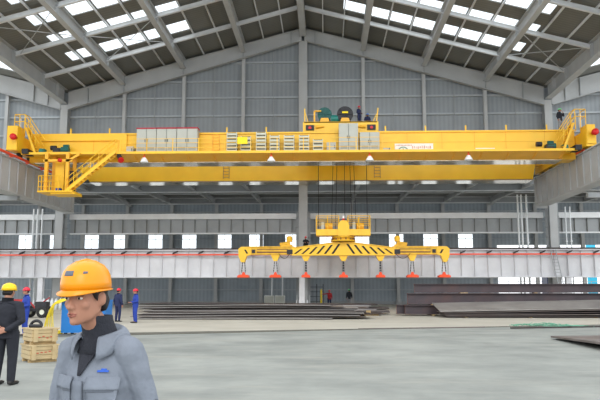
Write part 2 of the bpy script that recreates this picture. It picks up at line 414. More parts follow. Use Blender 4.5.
# purlins (thin, along the hall)
for k in range(-11, 12):
    if k % 3 == 0: continue
    x = k * PX; z = rz(x, 28.82)
    m = MB(); m.box(x - .05, x + .05, Y0, D1 - .3, z - .1, z + .1)
    ST(m, 'roof_purlin', M_framel, 'thin pale purlin under the %s roof slope, %s from the ridge' % ('left' if k < 0 else 'right', ORD[abs(k) - 1]), 'purlin', 'thin roof purlins')
# deep longitudinal girders
nm = {0: 'at the ridge', 1: 'nearest the ridge', 2: 'midway down the slope', 3: 'next to the eave'}
for k in range(-3, 4):
    x = k * BAY; H = 1.0; zt = rz(x, 28.75); m = MB()
    m.ibeam((x, Y0, zt - H / 2), (x, RY - .2, zt - H / 2), H, .5 if k else .62, .05, .04)
    for y in (43.9, 50.1, 56.35, 62.6):
        m.box(x - .22, x + .22, y - .02, y + .02, zt - H + .05, zt - .05)
    sd = '' if k == 0 else (' on the left' if k < 0 else ' on the right')
    ST(m, 'roof_girder', M_frame, 'deep grey roof girder running along the hall %s%s' % (nm[abs(k)], sd), 'girder', 'long roof girders')
for s in (-1, 1):
    x = s * XE; m = MB(); m.ibeam((x, Y0, 21.6), (x, RY - .2, 21.6), 1.5, .7, .06, .05)
    for y in (46, 50.1, 56.35, 62.6, 66): m.box(x - .32, x + .32, y - .03, y + .03, 20.9, 22.3)
    ST(m, 'roof_girder', M_frame, 'deep grey valley girder along the %s eave' % ('left' if s < 0 else 'right'), 'girder', 'long roof girders')
# light cross beams
for ri, y in enumerate((62.6, 56.35, 50.1, 43.9)):
    for s in (-1, 1):
        m = MB()
        m.bar((s * .3, y, rz(.3, 28.52)), (s * 24.4, y, rz(24.4, 28.52)), .2, .05, 0, (0, 0, 1), .16)
        m.bar((s * .3, y, rz(.3, 28.52)), (s * 24.4, y, rz(24.4, 28.52)), .26, .05, 0, (0, 0, 1), -.16)
        m.bar((s * .3, y, rz(.3, 28.52)), (s * 24.4, y, rz(24.4, 28.52)), .04, .3)
        ST(m, 'roof_cross_beam', M_framel, 'light cross beam under the %s slope, %s from the gable wall' % ('left' if s < 0 else 'right', ORD[ri]), 'beam', 'light roof cross beams')
# thin roof bracing rods
for i, (x0, y0, x1, y1) in enumerate([(-18.4, 56.4, -12.4, 62.6), (-12.4, 56.4, -18.4, 62.6), (-24, 50.1, -18.6, 56.4), (-18.6, 50.1, -24, 56.4), (18.6, 56.4, 24.3, 62.6), (24.3, 56.4, 18.6, 62.6)]):
    m = MB(); m.cyl((x0, y0, rz(x0, 28.45)), (x1, y1, rz(x1, 28.45)), .035, n=6)
    ST(m, 'roof_brace', M_frame, 'thin diagonal roof bracing rod, %s counted from the left' % ORD[i], 'brace', 'thin roof bracing rods')

# crane runway girders left and right
for s in (-1, 1):
    m = MB(); x = s * 23.72 - (.25 if s > 0 else 0); dz = .28 if s > 0 else -.12
    y0, y1 = 40, 68.2
    m.box(x - .5, x + .5, y0, y1, 12.45, 12.55); m.box(x - .62, x + .62, y0, y1, 9.7, 9.8); m.box(x - s * .3 - .03, x - s * .3 + .03, y0, y1, 9.8, 12.45); m.box(x + s * .3 - .03, x + s * .3 + .03, y0, y1, 9.8, 12.45)
    y = y0 + .3
    while y < y1:
        m.box(min(x - s * .32, x - s * .42), max(x - s * .32, x - s * .42), y - .02, y + .02, 9.8, 12.45); y += 1.55
    m.box(x - .08, x + .08, y0, y1, 12.55, 12.68, 1)
    m.box(x - .6, x + .6, y1, y1 + .06, 9.5, 12.5)
    for v_ in m.v: v_.z += dz
    ST(m, 'runway_girder', [M_frame, M_rail], 'deep grey plate girder carrying the crane rail on the %s' % ('left' if s < 0 else 'right'), 'girder', 'crane runway girders')
m = MB(); m.cyl((-23.1, 44, 12.6), (-23.1, 63, 12.6), .12, n=8)
for y in range(45, 63, 3): m.box(-23.3, -23.05, y - .05, y + .05, 12.4, 12.56)
m.build('conductor_rail', M_red, None, 'orange red power rail along the top of the left runway girder', 'power rail')
m = MB(); m.cyl((23.1, 55.5, 12.95), (23.1, 58.5, 12.95), .1, n=8); m.box(23.0, 23.4, 56.8, 57.2, 12.8, 12.95)
m.build('conductor_rail', M_red, None, 'short red power collector bar on the right runway girder', 'power rail')

# lower white girder across the hall
m = MB(); WY = 65.3
m.box(-40, 40, WY - .35, WY + .35, 5.48, 5.56); m.box(-40, 40, WY - .35, WY + .35, 2.95, 3.03); m.box(-40, 40, WY + .0, WY + .05, 3.03, 5.48)
for i in range(-32, 33):
    x = i * 1.225 + .2; m.box(x - .015, x + .015, WY - .3, WY, 3.03, 5.48, 0)
m.box(-40, 40, WY - .06, WY + .06, 5.56, 5.72, 1)
ST(m, 'white_runway_girder', [M_white, M_rail, M_framed], 'long white stiffened girder spanning low across the whole hall', 'girder')
m = MB(); m.box(-40, 40, WY - .52, WY - .44, 5.02, 5.16)
m.build('conductor_rail', M_red, None, 'thin orange power rail along the low white girder', 'power rail')
for i in range(-16, 17):
    x = i * 2.45 + .3
    m = MB(); m.hexa([(x - .3, WY - .62, 5.12), (x - .22, WY - .62, 5.3), (x - .3, WY - .36, 5.12), (x - .22, WY - .36, 5.3), (x + .12, WY - .62, 5.28), (x + .26, WY - .62, 5.46), (x + .12, WY - .36, 5.28), (x + .26, WY - .36, 5.46)])
    m.build('rail_clip', M_dark, None, 'small dark insulator clip holding the orange rail on the white girder', 'clip', 'rail clips on the white girder')
for x in (-36.8, -24.9, 0.0, 24.7, 37):
    m = MB(); m.ibeam((x, WY, .1), (x, WY, 2.95), .5, .5, .04, .04, up=(0, 1, 0)); m.box(x - .6, x + .6, WY - .6, WY + .6, 0, .1)
    for s in (-.5, -.25, .0, .25, .5): m.prism([(WY - .6, .1), (WY - .25, .1), (WY - .25, .85)], 'x', x + s - .03, x + s + .03)
    ST(m, 'girder_stub_column', M_white, 'short white stub column under the white girder, %s' % {-36.8: 'at far left', -24.9: 'behind the workers on the left', 0.0: 'at the hall centre', 24.7: 'on the right behind the steel beams', 37: 'at far right'}[x], 'column', 'stub columns under the white girder')

# mid-height grey girders between the main columns
for a, b, lab in ((-40, -25.4, 'at far left'), (-24.0, -.6, 'left of the centre column'), (.6, 24.0, 'right of the centre column'), (25.4, 40, 'at far right')):
    m = MB(); y = D1 + .9
    m.box(a, b, y - .45, y + .25, 8.95, 9.5, 1); m.box(a, b, y - .05, y, 7.6, 8.95); m.box(a, b, y - .2, y + .2, 7.45, 7.58, 2)
    x = a + .5
    while x < b: m.box(x - .015, x + .015, y - .25, y - .05, 7.58, 8.95, 3); x += 1.24
    ST(m, 'intermediate_girder', [M_framed, M_framel, M_framel, M_deck], 'grey stiffened girder with pale top chord %s' % lab, 'girder', 'mid height girders')

# transverse hall behind: far wall with openings
m = MB()
wins = [-38.5, -34.2, -29.4, -25.4, -20.7, -16.1, -11.35, -7.05, -2.2, 2.4, 7.1, 11.65, 16.2, 20.8]
ww = .95; XO = 24.9
edges = []; prev = -60
for w in wins: edges.append((prev, w - ww)); prev = w + ww
edges.append((prev, XO))
for a, b in edges: m.box(a, b, D2 + .2, D2 + .3, 6.6, 9.25)
m.box(-60, XO, D2 + .2, D2 + .3, .25, 6.6); m.box(-60, 60, D2 + .2, D2 + .3, 9.25, 13.85); m.box(XO, 60, D2 + .2, D2 + .3, 7.75, 9.25)
m.box(-60, XO, D2 + .1, D2 + .35, 0, .4, 1)
ST(m, 'wall_far', [M_clad2, M_framed], 'far ribbed metal wall of the cross hall with a row of windows', 'wall')
for i, w in enumerate(wins):
    g = MB(); g.box(w - ww, w + ww, D2 + .24, D2 + .26, 6.6, 9.25); g.box(w - .02, w + .02, D2 + .22, D2 + .28, 6.6, 9.25, 1)
    ST(g, 'window_%d' % wn, [M_glass, M_girt], 'bright window in the far wall, %s from the left' % ORD[i], 'window', 'windows in the far wall'); wn += 1
for k, z in enumerate((12.3, 10.9, 9.45, 8.62, 5.0, 3.4, 1.9)):
    m = MB(); hh_ = .025 if z == 8.62 else .07; m.box(-60, XO if z < 8 else 60, D2 + .02, D2 + .2, z - hh_, z + hh_)
    ST(m, 'wall_girt', M_girt, 'thin girt on the far wall, %s from the top' % ORD[k], 'girt', 'girts of the far wall')
j = 0
for k in range(-7, 10):
    x = k * 6.05 - .3; z0 = 0
    m = MB(); m.ibeam((x, D2 - .1, z0), (x, D2 - .1, 13.4), .45, .42, .04, .04, up=(0, 1, 0))
    m.box(x - .35, x + .35, D2 - .45, D2 + .2, 0, .08)
    for s in (-.3, -.1, .1, .3): m.prism([(D2 - .5, .08), (D2 - .3, .08), (D2 - .3, .7)], 'x', x + s - .02, x + s + .02)
    ST(m, 'far_wall_column', M_frame, 'grey column along the far wall of the cross hall, %s from the left' % ORD[j], 'column', 'columns of the far wall')
    m = MB(); m.ibeam((x, D1 + .6, 12.95), (x, D2 - .2, 13.6), .6, .34, .04, .03)
    for yy in (75, 80.6, 86.5): m.box(x - .15, x + .15, yy - .02, yy + .02, 12.95, 13.2)
    ST(m, 'cross_hall_beam', M_frame, 'roof beam of the cross hall, %s from the left' % ORD[j], 'beam', 'roof beams of the cross hall'); j += 1
m = MB(); m.box(-60, 60, D1 + .45, 69.9, 14.1, 14.2); m.box(-60, 60, 73.2, D2 + .2, 14.1, 14.2)
for y0_, y1_, nm_ in ((69.9, 73.2, 'single'),):
    g = MB(); g.box(-60, 60, y0_, y1_, 14.13, 14.16); ST(g, 'window_%d' % wn, M_sky, nm_ + ' long rooflight strip added out of sight to brighten the cross hall', 'rooflight', 'rooflights'); wn += 1  # added opening hidden by the far girder, lets sky light into the cross hall
ST(m, 'ceiling_cross_hall', M_deck, 'dark metal roof deck over the cross hall', 'roof')
for i, (y, z, h_) in enumerate(((76.0, 13.2, 1.15), (83.5, 13.75, .5), (90.6, 13.6, .85))):
    m = MB(); m.ibeam((-60, y, z), (60, y, z), h_, .4, .09, .04, mw=1)
    ST(m, 'cross_hall_tie', [M_framel, M_framed], 'long horizontal tie beam under the cross hall roof, %s from the front' % ORD[i], 'beam', 'tie beams of the cross hall')
for s in (-1, 1):   # knee braces
    m = MB(); m.bar((s * 24.1, D2 - .3, 13.2), (s * 24.1, 79.5, 13.9), .45, .35)
    ST(m, 'knee_brace', M_frame, 'heavy pale roof brace of the cross hall on the %s' % ('left' if s < 0 else 'right'), 'brace', 'knee braces')
# service pipes
for i, (x, y) in enumerate(((-27.5, 68.9), (-27.08, 68.9), (-26.6, 68.9), (21.3, 68.7), (21.65, 68.7), (22.15, 68.7), (22.75, 70.6), (26.0, 68.9), (26.45, 68.9))):
    m = MB(); m.cyl((x, y, 5.6 if False else 0), (x, y, 11.2 if x > 0 and x < 24 else 10.0), .09 if x < 22.5 else .06, n=8)
    for z in (3, 6.5, 9.3): m.cyl((x, y, z), (x, y, z + .12), .12, n=8)
    pos = 'left of the left main column' if x < 0 else ('left of the right main column' if x < 24 else 'right of the right main column')
    k = i if x < 0 else (i - 3 if x < 24 else i - 7)
    m.build('drain_pipe', M_gal, None, 'bright vertical pipe %s, %s of its cluster' % (pos, ORD[k]), 'pipe', 'vertical pipes')

# outside beyond the open right end
m = MB(); m.box(43.2, 44.6, 110, 110.3, 0, 9.6); m.build('roadside_sign', M_cyan, None, 'tall cyan sign panel standing outside beyond the open end', 'sign')
m = MB()
for i in range(0, 13): m.box(26 + i * 1.5, 26.06 + i * 1.5, 103, 103.06, 0, 3.2)
m.box(26, 44, 103, 103.05, 3.1, 3.17); m.box(26, 44, 103, 103.05, 1.7, 1.76)
m.build('yard_fence', M_girt, None, 'thin pale rail fence outside beyond the open end', 'fence')
m = MB(); m.box(33.4, 35.1, 99, 101.5, 0, 3.95); m.box(33.6, 34.9, 98.95, 99, 1.7, 3.2, 1)
m.build('site_hut', [mat('hut_navy', s2l(36, 44, 70), .5), M_dark], None, 'small dark blue site hut outside beyond the open end', 'hut')

# ================================================================ OVERHEAD CRANE
CY = 57.0
crane = empty('overhead_crane', (0, CY, 12.7), 'huge yellow double girder overhead crane spanning the hall', 'crane')
# near girder
m = MB()
m.box(-22.97, 22.97, CY, CY + 1.7, 12.5, 15.0); m.box(-22.97, 22.97, CY - .12, CY + 1.8, 14.86, 15.0)
m.build('near_girder', M_yel, crane)
m = MB()
for x in (9.1, 12.0, 14.7, 17.3, 20.5, -17.5): m.box(x - .015, x + .015, CY - .012, CY, 13.1, 14.86)
m.box(-14.8, 22.8, CY - .012, CY, 14.02, 14.05)
m.build('weld_seams', M_yseam, crane)
m = MB(); m.box(-22.5, 21.8, CY - .05, CY + 1.75, 12.42, 12.5); m.build('girder_bottom_plate', M_under, crane)
m = MB(); m.box(-15.2, -14.6, CY - .25, CY, 12.9, 14.9); m.box(-22.0, -15.0, CY - .22, CY, 14.35, 14.9); m.build('end_stiffener', M_yel, crane)
# far girder
FY = 65.3
m = MB(); m.box(22.4, 22.98, FY + .3, FY + 1.5, 13.6, 14.9); m.hexa([(-20.6, FY, 12.2), (-22.97, FY, 15.0), (-20.6, FY + 1.9, 12.2), (-22.97, FY + 1.9, 15.0), (21.9, FY, 12.2), (22.4, FY, 15.0), (21.9, FY + 1.9, 12.2), (22.4, FY + 1.9, 15.0)])
m.build('far_girder', M_yel2 if 0 else M_yel, crane)
m = MB(); m.box(-20.6, 21.9, FY - .05, FY + 1.95, 12.1, 12.2); m.build('girder_bottom_plate', M_under, crane)
# ladders on far girder
for x in (-7.3, 7.2):
    m = MB(); m.box(x - .3, x - .26, FY - .1, FY, 12.4, 15); m.box(x + .26, x + .3, FY - .1, FY, 12.4, 15)
    for k in range(9): m.box(x - .28, x + .28, FY - .1, FY - .06, 12.5 + .3 * k, 12.54 + .3 * k)
    m.build('ladder', M_wood2, crane)
m = MB(); x = -7.0
m.box(x - .3, x - .26, CY - .1, CY, 13.1, 15); m.box(x + .26, x + .3, CY - .1, CY, 13.1, 15)
for k in range(7): m.box(x - .28, x + .28, CY - .1, CY - .06, 13.2 + .27 * k, 13.24 + .27 * k)
m.build('ladder', M_yel2, crane)
# rails & cable line over girders
m = MB(); m.box(-22.9, 22.9, CY + 1.0, CY + 1.15, 15.0, 15.14); m.box(-22.9, 22.3, FY + .9, FY + 1.05, 15.0, 15.14); m.build('trolley_rail', M_rail, crane)
m = MB(); m.box(-16, 21.5, FY - .2, FY - .12, 15.35, 15.62)
m.build('cable_track', M_dark, crane)
for i in range(13):
    x = -19.5 + i * 3.35
    if 0 < x < 7.2: continue
    m = MB(); m.box(x - .06, x + .06, CY - .05, CY + .05, 15.0, 15.45); m.build('girder_post', M_yel, crane)
# walkway
m = MB(); m.box(-22.9, 22.5, 55.2, CY, 12.95, 13.03); m.box(-22.9, 22.5, 55.16, 55.24, 12.86, 13.06); m.build('walkway', M_yel, crane)
for i in range(17):
    x = -13.6 + i * 2.2
    m = MB(); m.prism([(55.25, 12.95), (CY, 12.95), (CY, 12.5), (56.3, 12.55)], 'x', x - .04, x + .04); m.build('walkway_bracket', M_yel2, crane)
m = MB(); m.hexa([(-15, 55.4, 12.9), (-15, 55.4, 12.94), (-15, CY, 12.52), (-15, CY, 12.6), (21.6, 55.4, 12.9), (21.6, 55.4, 12.94), (21.6, CY, 12.52), (21.6, CY, 12.6)]); m.build('walkway_soffit', M_yel2, crane)
for nme, xa, xb in (('railing', -14.6, 8.0),):
    m = MB()
    for z in (13.35, 13.75, 14.1): m.box(xa, xb, 55.24, 55.27, z, z + .035)
    x = xa
    while x <= xb: m.box(x - .03, x + .03, 55.23, 55.28, 13.03, 14.13); x += 2.15
    m.build(nme, M_yel, crane)
# end carriages
for s in (-1, 1):
    x = s * 23.4
    m = MB(); m.box(x - .4, x + .39, 54.6, 68.2, 13.1, 14.45); (m.box(x - .46, x + .4, 54.5, 55.9, 13.15, 15.15) if s < 0 else m.box(x - .36, x + .3, 54.5, 55.9, 13.3, 14.85)); m.build('end_carriage', M_yel, crane)
    for y in (56, 58, 64.5, 66.8):
        m = MB(); m.cyl((x - .12, y, 12.98), (x + .12, y, 12.98), .33, n=20); m.build('wheel', M_dark, crane)
    m = MB(); m.lathe([(0, 0), (.14, 0), (.14, .3), (.24, .32), (.27, .5), (.24, .66), (0, .68)], (x + (.3 if s < 0 else .1), 54.5, 14.12), (0, -1, 0), 16)
    m.build('buffer', M_bred, crane)
    m = MB(); m.box(x - s * .9 - .25, x - s * .9 + .25, 54.9, 56.2, 12.9, 13.3); m.build('wheel_guard', M_dark, crane)
    # sloping access ladder and guard frame
    m = MB(); xo = 23.65 if s < 0 else 23.3; t0 = (s * (xo - .95), 55.5, 15.9); t1 = (s * (xo - 1.8), 55.5, 13.05)
    for dy in (0, .7):
        m.bar((t0[0], 55.4 + dy, t0[2] - .7), (t1[0], 55.4 + dy, t1[2]), .08, .18)
    for k in range(9):
        t = k / 9; m.box(t0[0] + (t1[0] - t0[0]) * t - .12, t0[0] + (t1[0] - t0[0]) * t + .12, 55.4, 56.1, 15.2 - 2.15 * t - .02, 15.2 - 2.15 * t + .02)
    m.build('access_ladder', M_yel, crane)
    m = MB()
    xi = xo - .85
    for xx in (s * xo, s * (xo - .42), s * xi):
        m.cyl((xx, 55.3, 14.7), (xx, 55.3, 16.3), .035, n=6); m.cyl((xx, 56.4, 14.7), (xx, 56.4, 16.3), .035, n=6)
    for z in (15.7, 16.3):
        m.tube([(s * xo, 56.4, z), (s * xo, 55.3, z), (s * xi, 55.3, z), (s * xi, 56.4, z)], .035)
        m.tube([(s * xi, 55.3, z), (s * (xi - 1.3), 55.3, z - 1.9)], .035); m.tube([(s * xi, 56.3, z), (s * (xi - 1.3), 56.3, z - 1.9)], .035)
    for k in range(1, 4):
        t = k / 4; m.cyl((s * (xi - 1.3 * t), 55.3, 16.3 - 1.9 * t), (s * (xi - 1.3 * t), 55.3, 15.7 - 1.9 * t - .5), .03, n=6)
    m.build('guard_frame', M_yel, crane)
    m = MB(); m.cyl((s * (xo - .35), 55.6, 14.85), (s * (xo - .35), 55.6, 16.0), .1, n=10); m.build('beacon', M_gal, crane)
# left hanging platform and stair
pf = MB(); pf.box(-21.2, -18.3, 54.7, 56.9, 9.65, 9.78); pf.box(-20.2, -18.2, 54.9, 56.7, 9.5, 9.65); pf.build('hanging_platform', M_yel, crane)
m = MB()
for x in (-20.65, -18.9):
    m.box(x - .13, x + .13, 54.9, 55.15, 9.68, 12.95); m.box(x - .13, x + .13, 56.5, 56.75, 9.68, 12.95)
m.box(-20.9, -18.5, 54.9, 55.1, 12.2, 12.4)
m.hexa([(-18.8, 54.9, 12.2), (-18.8, 54.9, 12.4), (-18.8, 55.1, 12.2), (-18.8, 55.1, 12.4), (-17.9, 54.9, 12.75), (-17.9, 54.9, 12.95), (-17.9, 55.1, 12.75), (-17.9, 55.1, 12.95)])
m.build('platform_hanger', M_yel2, crane)
m = MB(); m.box(-20.15, -19.4, 55.6, 56.3, 9.68, 12.3); m.build('platform_cabinet', M_yel, crane)
m = MB(); m.box(-19.35, -18.75, 55.9, 56.5, 9.68, 11.6); m.build('platform_machine', M_dark, crane)
m = MB(); m.box(-19.75, -19.35, 54.85, 55.2, 9.7, 10.0); m.build('toolbox', mat('box_blue', s2l(30, 60, 150), .5), crane)
m = MB(); m.lathe([(0, 0), (.16, 0), (.16, .25), (0, .25)], (-19.5, 55.0, 12.3), (0, -1, 0), 14); m.build('alarm_lamp', M_bred, crane)
m = MB()
for z in (10.1, 10.55, 11.0): m.tube([(-18.75, 56.85, z), (-21.15, 56.85, z), (-21.15, 54.75, z), (-19.3, 54.75, z)], .03)
for x in (-21.15, -20.9, -20.2, -19.5): m.cyl((x, 54.75, 9.68), (x, 54.75, 11.03), .035, n=6)
for y in (55.4, 56.1, 56.85): m.cyl((-21.15, y, 9.68), (-21.15, y, 11.03), .035, n=6)
m.build('platform_railing', M_yel, crane)
m = MB(); a = Vector((-18.9, 0, 9.7)); b = Vector((-14.9, 0, 13.0))
for y in (54.75, 55.45): m.bar((a.x, y, a.z), (b.x, y, b.z), .06, .26)
m.build('stair_stringers', M_yel, crane)
for k in range(13):
    t = (k + .5) / 13; p = a.lerp(b, t)
    q = MB(); q.box(p.x - .16, p.x + .12, 54.75, 55.45, p.z - .03, p.z + .03); q.build('stair_tread', M_yel2, crane)
for y, nme in ((54.72, 'front'), (55.48, 'rear')):
    m = MB()
    for dz in (.55, 1.05): m.tube([(a.x, y, a.z + dz), (b.x, y, b.z + dz)], .03)
    for k in range(7):
        p = a.lerp(b, k / 6); m.cyl((p.x, y, p.z), (p.x, y, p.z + 1.05), .03, n=6)
    m.build('stair_handrail', M_yel, crane)
# travel drives on the walkway
def drive(x, s, lab):
    e = empty('travel_motor', (x, 56.1, 13.03), lab, 'motor', 'travel drives of the crane')
    m = MB(); m.box(x - .85, x + .75, 55.8, 56.5, 13.03, 13.12); m.box(x - .25 * s - .3, x - .25 * s + .3, 55.85, 56.45, 13.12, 13.55); m.build('gearbox', M_dark, e)
    m = MB(); m.cyl((x + .1, 56.1, 13.42), (x + .75, 56.1, 13.42), .26, n=16); m.cyl((x + .2, 56.3, 13.75), (x + .65, 56.3, 13.75), .17, n=14); m.build('electric_motor', M_teal2, e)
    m = MB(); m.cyl((x - .8, 56.1, 13.6), (x - .35, 56.1, 13.6), .2, n=14); m.build('brake', M_dark, e)
    m = MB(); m.box(x - 1.5 * s - .22, x - 1.5 * s + .22, 55.9, 56.4, 13.03, 13.5); m.cyl((x - 1.5 * s, 55.9, 13.3), (x - 1.5 * s, 55.75, 13.3), .2, n=12); m.build('reducer', M_teal, e)
drive(-20.0, 1, 'teal and black travel motor at the left end of the walkway')
drive(20.3, -1, 'teal and black travel motor at the right end of the walkway')

# trolley
tr = empty('crane_trolley', (3.55, CY, 15.1), 'yellow hoist trolley standing on top of the crane girders', 'trolley')
m = MB(); m.box(.35, 6.75, CY + .3, CY + .6, 15.1, 15.95); m.box(.35, 6.75, 66.0, 66.3, 15.1, 15.95); m.box(.35, .7, CY + .6, 66, 15.1, 15.9); m.box(6.4, 6.75, CY + .6, 66, 15.1, 15.9)
m.box(.45, 6.65, CY + .3, 66.2, 15.86, 15.97); m.build('trolley_frame', M_yel, tr)
for x in (.95, 6.15):
    m = MB(); m.box(x - .35, x + .35, CY + .2, CY + .3, 15.2, 15.65); m.build('wheel_box', M_dark, tr)
    m = MB(); m.cyl((x, CY + .22, 15.4), (x, CY + .12, 15.4), .13, n=12); m.build('wheel_cap', M_bred, tr)
    s = 1 if x < 3 else -1
    m = MB(); m.cyl((x + s * .5, CY + .2, 15.5), (x + s * 1.2, CY + .2, 15.5), .16, .05, n=12); m.build('frame_lug', M_yel2, tr)
for x, r, mm in ((2.2, .62, M_teal2), (3.95, .7, M_dark)):
    m = MB(); m.cyl((x, CY + 1.0, 16.75), (x, CY + 4.5, 16.75), r * .8, n=24); m.cyl((x, CY + .9, 16.75), (x, CY + 1.0, 16.75), r, n=28); m.cyl((x, CY + 4.5, 16.75), (x, CY + 4.6, 16.75), r, n=28)
    for k in range(8):
        t = k * math.pi / 4; m.bar((x, CY + .86, 16.75), (x + r * .95 * math.cos(t), CY + .86, 16.75 + r * .95 * math.sin(t)), .08, .06)
    m.build('hoist_drum', mm, tr)
    m = MB(); m.prism([(x - .45, 15.97), (x - .3, 16.4), (x + .3, 16.4), (x + .45, 15.97)], 'y', CY + .75, CY + .88); m.build('drum_bearing', M_yel2, tr)
m = MB(); m.box(1.25, 1.4, CY + .7, CY + .9, 15.97, 17.0); m.box(1.3, 1.9, CY + .7, CY + .9, 16.95, 17.05); m.build('drum_stand', M_yel2, tr)
m = MB(); m.cyl((2.75, CY + 1.2, 16.4), (3.35, CY + 1.2, 16.4), .36, n=18); m.cyl((3.35, CY + 1.2, 16.4), (3.45, CY + 1.2, 16.4), .25, n=18); m.box(2.8, 3.3, CY + 1, CY + 1.4, 15.97, 16.15); m.build('hoist_motor', M_teal, tr)
m = MB(); m.box(3.7, 4.2, CY + .72, CY + .84, 16.8, 16.95); m.build('drum_label', M_signy, tr)
for x, d in ((.5, .0), (6.6, .15)):
    m = MB(); m.bar((x, CY + .5, 15.95), (x + d, CY + .5, 17.15), .1, .1); m.bar((x + (.3 if d == 0 else -.3), CY + .5, 15.95), (x + d, CY + .5, 16.9), .06, .06); m.build('end_stop_post', M_yel, tr)
# hoist ropes hanging to the spreader
for i, (x, y) in enumerate(((1.62, 60.6), (2.75, 60.9), (3.1, 60.9), (3.95, 60.9), (4.6, 60.9), (4.95, 60.9), (5.9, 60.6))):
    m = MB(); zb = 6.6 if i in (0, 6) else 6.7
    m.cyl((x + (.25 if i in (1, 2) else (-.25 if i in (4, 5) else 0)), y, 15.6), (x, y, zb), .026, n=6)
    m.build('hoist_rope', M_rope, tr)

# electrical cabinets
def cabinet(x0, x1, z1, n, lab, crown=False, name='control_cabinet', grp='control cabinets on the walkway', y0=55.9, y1=56.75):
    e = empty(name, ((x0 + x1) / 2, (y0 + y1) / 2, 13.03), lab, 'cabinet', grp)
    m = MB(); m.box(x0, x1, y0, y1, 13.1, z1); m.box(x0 + .03, x1 - .03, y0 + .05, y1, 13.03, 13.1); m.build('cabinet_body', M_cab, e)
    w = (x1 - x0) / n
    for k in range(n):
        d = MB(); d.box(x0 + k * w + .03, x0 + (k + 1) * w - .03, y0 - .03, y0, 13.14, z1 - .05); dd = d.build('door', M_cab, e)
        h = MB(); hx = x0 + (k + 1) * w - .1 if k % 2 == 0 else x0 + k * w + .1
        h.box(hx - .02, hx + .02, y0 - .07, y0 - .03, (13.1 + z1) / 2 - .12, (13.1 + z1) / 2 + .12); h.build('handle', M_dark, dd)
        if z1 > 14.2:
            g = MB()
            for q in range(4): g.box(x0 + k * w + .12, x0 + (k + 1) * w - .12, y0 - .035, y0 - .03, 13.3 + q * .07, 13.33 + q * .07)
            g.build('vent_slots', M_cab2, dd)
    m = MB()
    for k in range(1, n): m.box(x0 + k * w - .02, x0 + k * w + .02, y0 - .015, y0, 13.12, z1)
    if n > 1: m.build('door_gap', M_cab2, e)
    if crown: m = MB(); m.box(x0 - .04, x1 + .04, y0 - .06, y1 + .05, z1, z1 + .09); m.build('top_trim', M_crim, e)
cabinet(-14.35, -13.77, 13.63, 1, 'small grey box beside the left end of the tall cabinets')
cabinet(-13.5, -11.86, 15.12, 2, 'tall grey control cabinet with crimson top, leftmost of three', True)
cabinet(-11.82, -10.16, 15.12, 2, 'tall grey control cabinet with crimson top, middle of three', True)
cabinet(-10.12, -8.4, 15.12, 2, 'tall grey control cabinet with crimson top, rightmost of three', True)
cabinet(3.37, 4.95, 15.45, 2, 'tallest grey control cabinet standing in front of the trolley')
cabinet(5.1, 6.7, 14.68, 2, 'wide grey cabinet just right of the tallest cabinet')
cabinet(2.35, 3.1, 13.85, 1, 'low grey box just left of the tallest cabinet')
cabinet(7.0, 7.6, 13.35, 1, 'tiny pale box right of the wide cabinet')
racks = [(-5.95, -5.1, 14.78, 6), (-4.78, -3.92, 14.45, 4), (-3.5, -2.68, 14.8, 6), (-2.36, -1.56, 14.52, 5), (-1.19, -.33, 14.52, 5), (.06, .9, 14.52, 5), (1.22, 2.05, 14.15, 3)]
rl = ['tall pale resistor rack, first right of the ladder', 'pale resistor rack behind the yellow sign', 'tall pale resistor rack just right of the yellow sign', 'pale resistor rack, fourth from the left of the row',
      'pale resistor rack, fifth from the left of the row', 'pale resistor rack, sixth from the left of the row', 'short pale resistor rack at the right end of the row']
for (x0, x1, z1, n), lab in zip(racks, rl):
    e = empty('resistor_rack', ((x0 + x1) / 2, 56.3, 13.03), lab, 'resistor rack', 'resistor racks on the walkway')
    m = MB(); m.box(x0 + .02, x1 - .02, 56.0, 56.6, 13.1, z1 - .03)
    m.build('rack_core', M_rackd, e)
    h = (z1 - 13.08) / n
    for k in range(n):
        q = MB(); q.box(x0, x1, 55.95, 56.65, 13.12 + k * h, 13.08 + k * h + h * .7); q.build('resistor_tray', M_rack, e)
    q = MB()
    for x in (x0 + .03, x1 - .03): q.box(x - .03, x + .03, 55.93, 55.96, 13.03, z1)
    q.build('rack_frame', M_rack, e)
# signs
m = MB(); m.box(-4.97, -4.13, 55.18, 55.21, 13.62, 14.2); m.build('notice_board', M_signy, None, 'small plain yellow sign hung on the walkway railing', 'sign')
e = empty('banner', (9.65, 56.96, 13.25), 'white banner with green arch emblem and faint red print on the girder', 'banner')
m = MB(); m.box(8.05, 11.25, 56.93, 56.96, 13.22, 13.92); m.build('banner_panel', M_sign, e)
m = MB(); c = (8.75, 13.3)
for k in range(12):
    a0 = math.pi * k / 12; a1 = math.pi * (k + 1) / 12
    m.bar((c[0] + .38 * math.cos(a0), 56.92, c[1] + .32 * math.sin(a0)), (c[0] + .38 * math.cos(a1), 56.92, c[1] + .32 * math.sin(a1)), .01, .06, 0, (0, 0, 1))
m.box(c[0] - .03, c[0] + .03, 56.91, 56.93, 13.24, 13.5); m.box(c[0] - .2, c[0] + .2, 56.91, 56.93, 13.36, 13.4); m.build('arch_emblem', M_green, e)
x = 8.2
while x < 9.4: m = MB(); m.box(x, x + .07, 56.92, 56.93, 13.72, 13.82); m.build('print_mark', M_ink, e); x += .12
x = 9.5
while x < 11.05:
    w = rnd.uniform(.05, .13); m = MB(); m.box(x, x + w, 56.92, 56.93, 13.5 + rnd.uniform(-.03, .03), 13.7 + rnd.uniform(-.03, .03)); m.build('print_mark', M_ink, e); x += w + .09
x = 9.5
while x < 11.0: m = MB(); m.box(x, x + .08, 56.92, 56.93, 13.28, 13.34); m.build('print_mark', M_ink, e); x += .2
e = empty('name_plate', (15.5, 56.96, 13.2), 'long white nameplate with small dark marks on the right girder', 'sign')
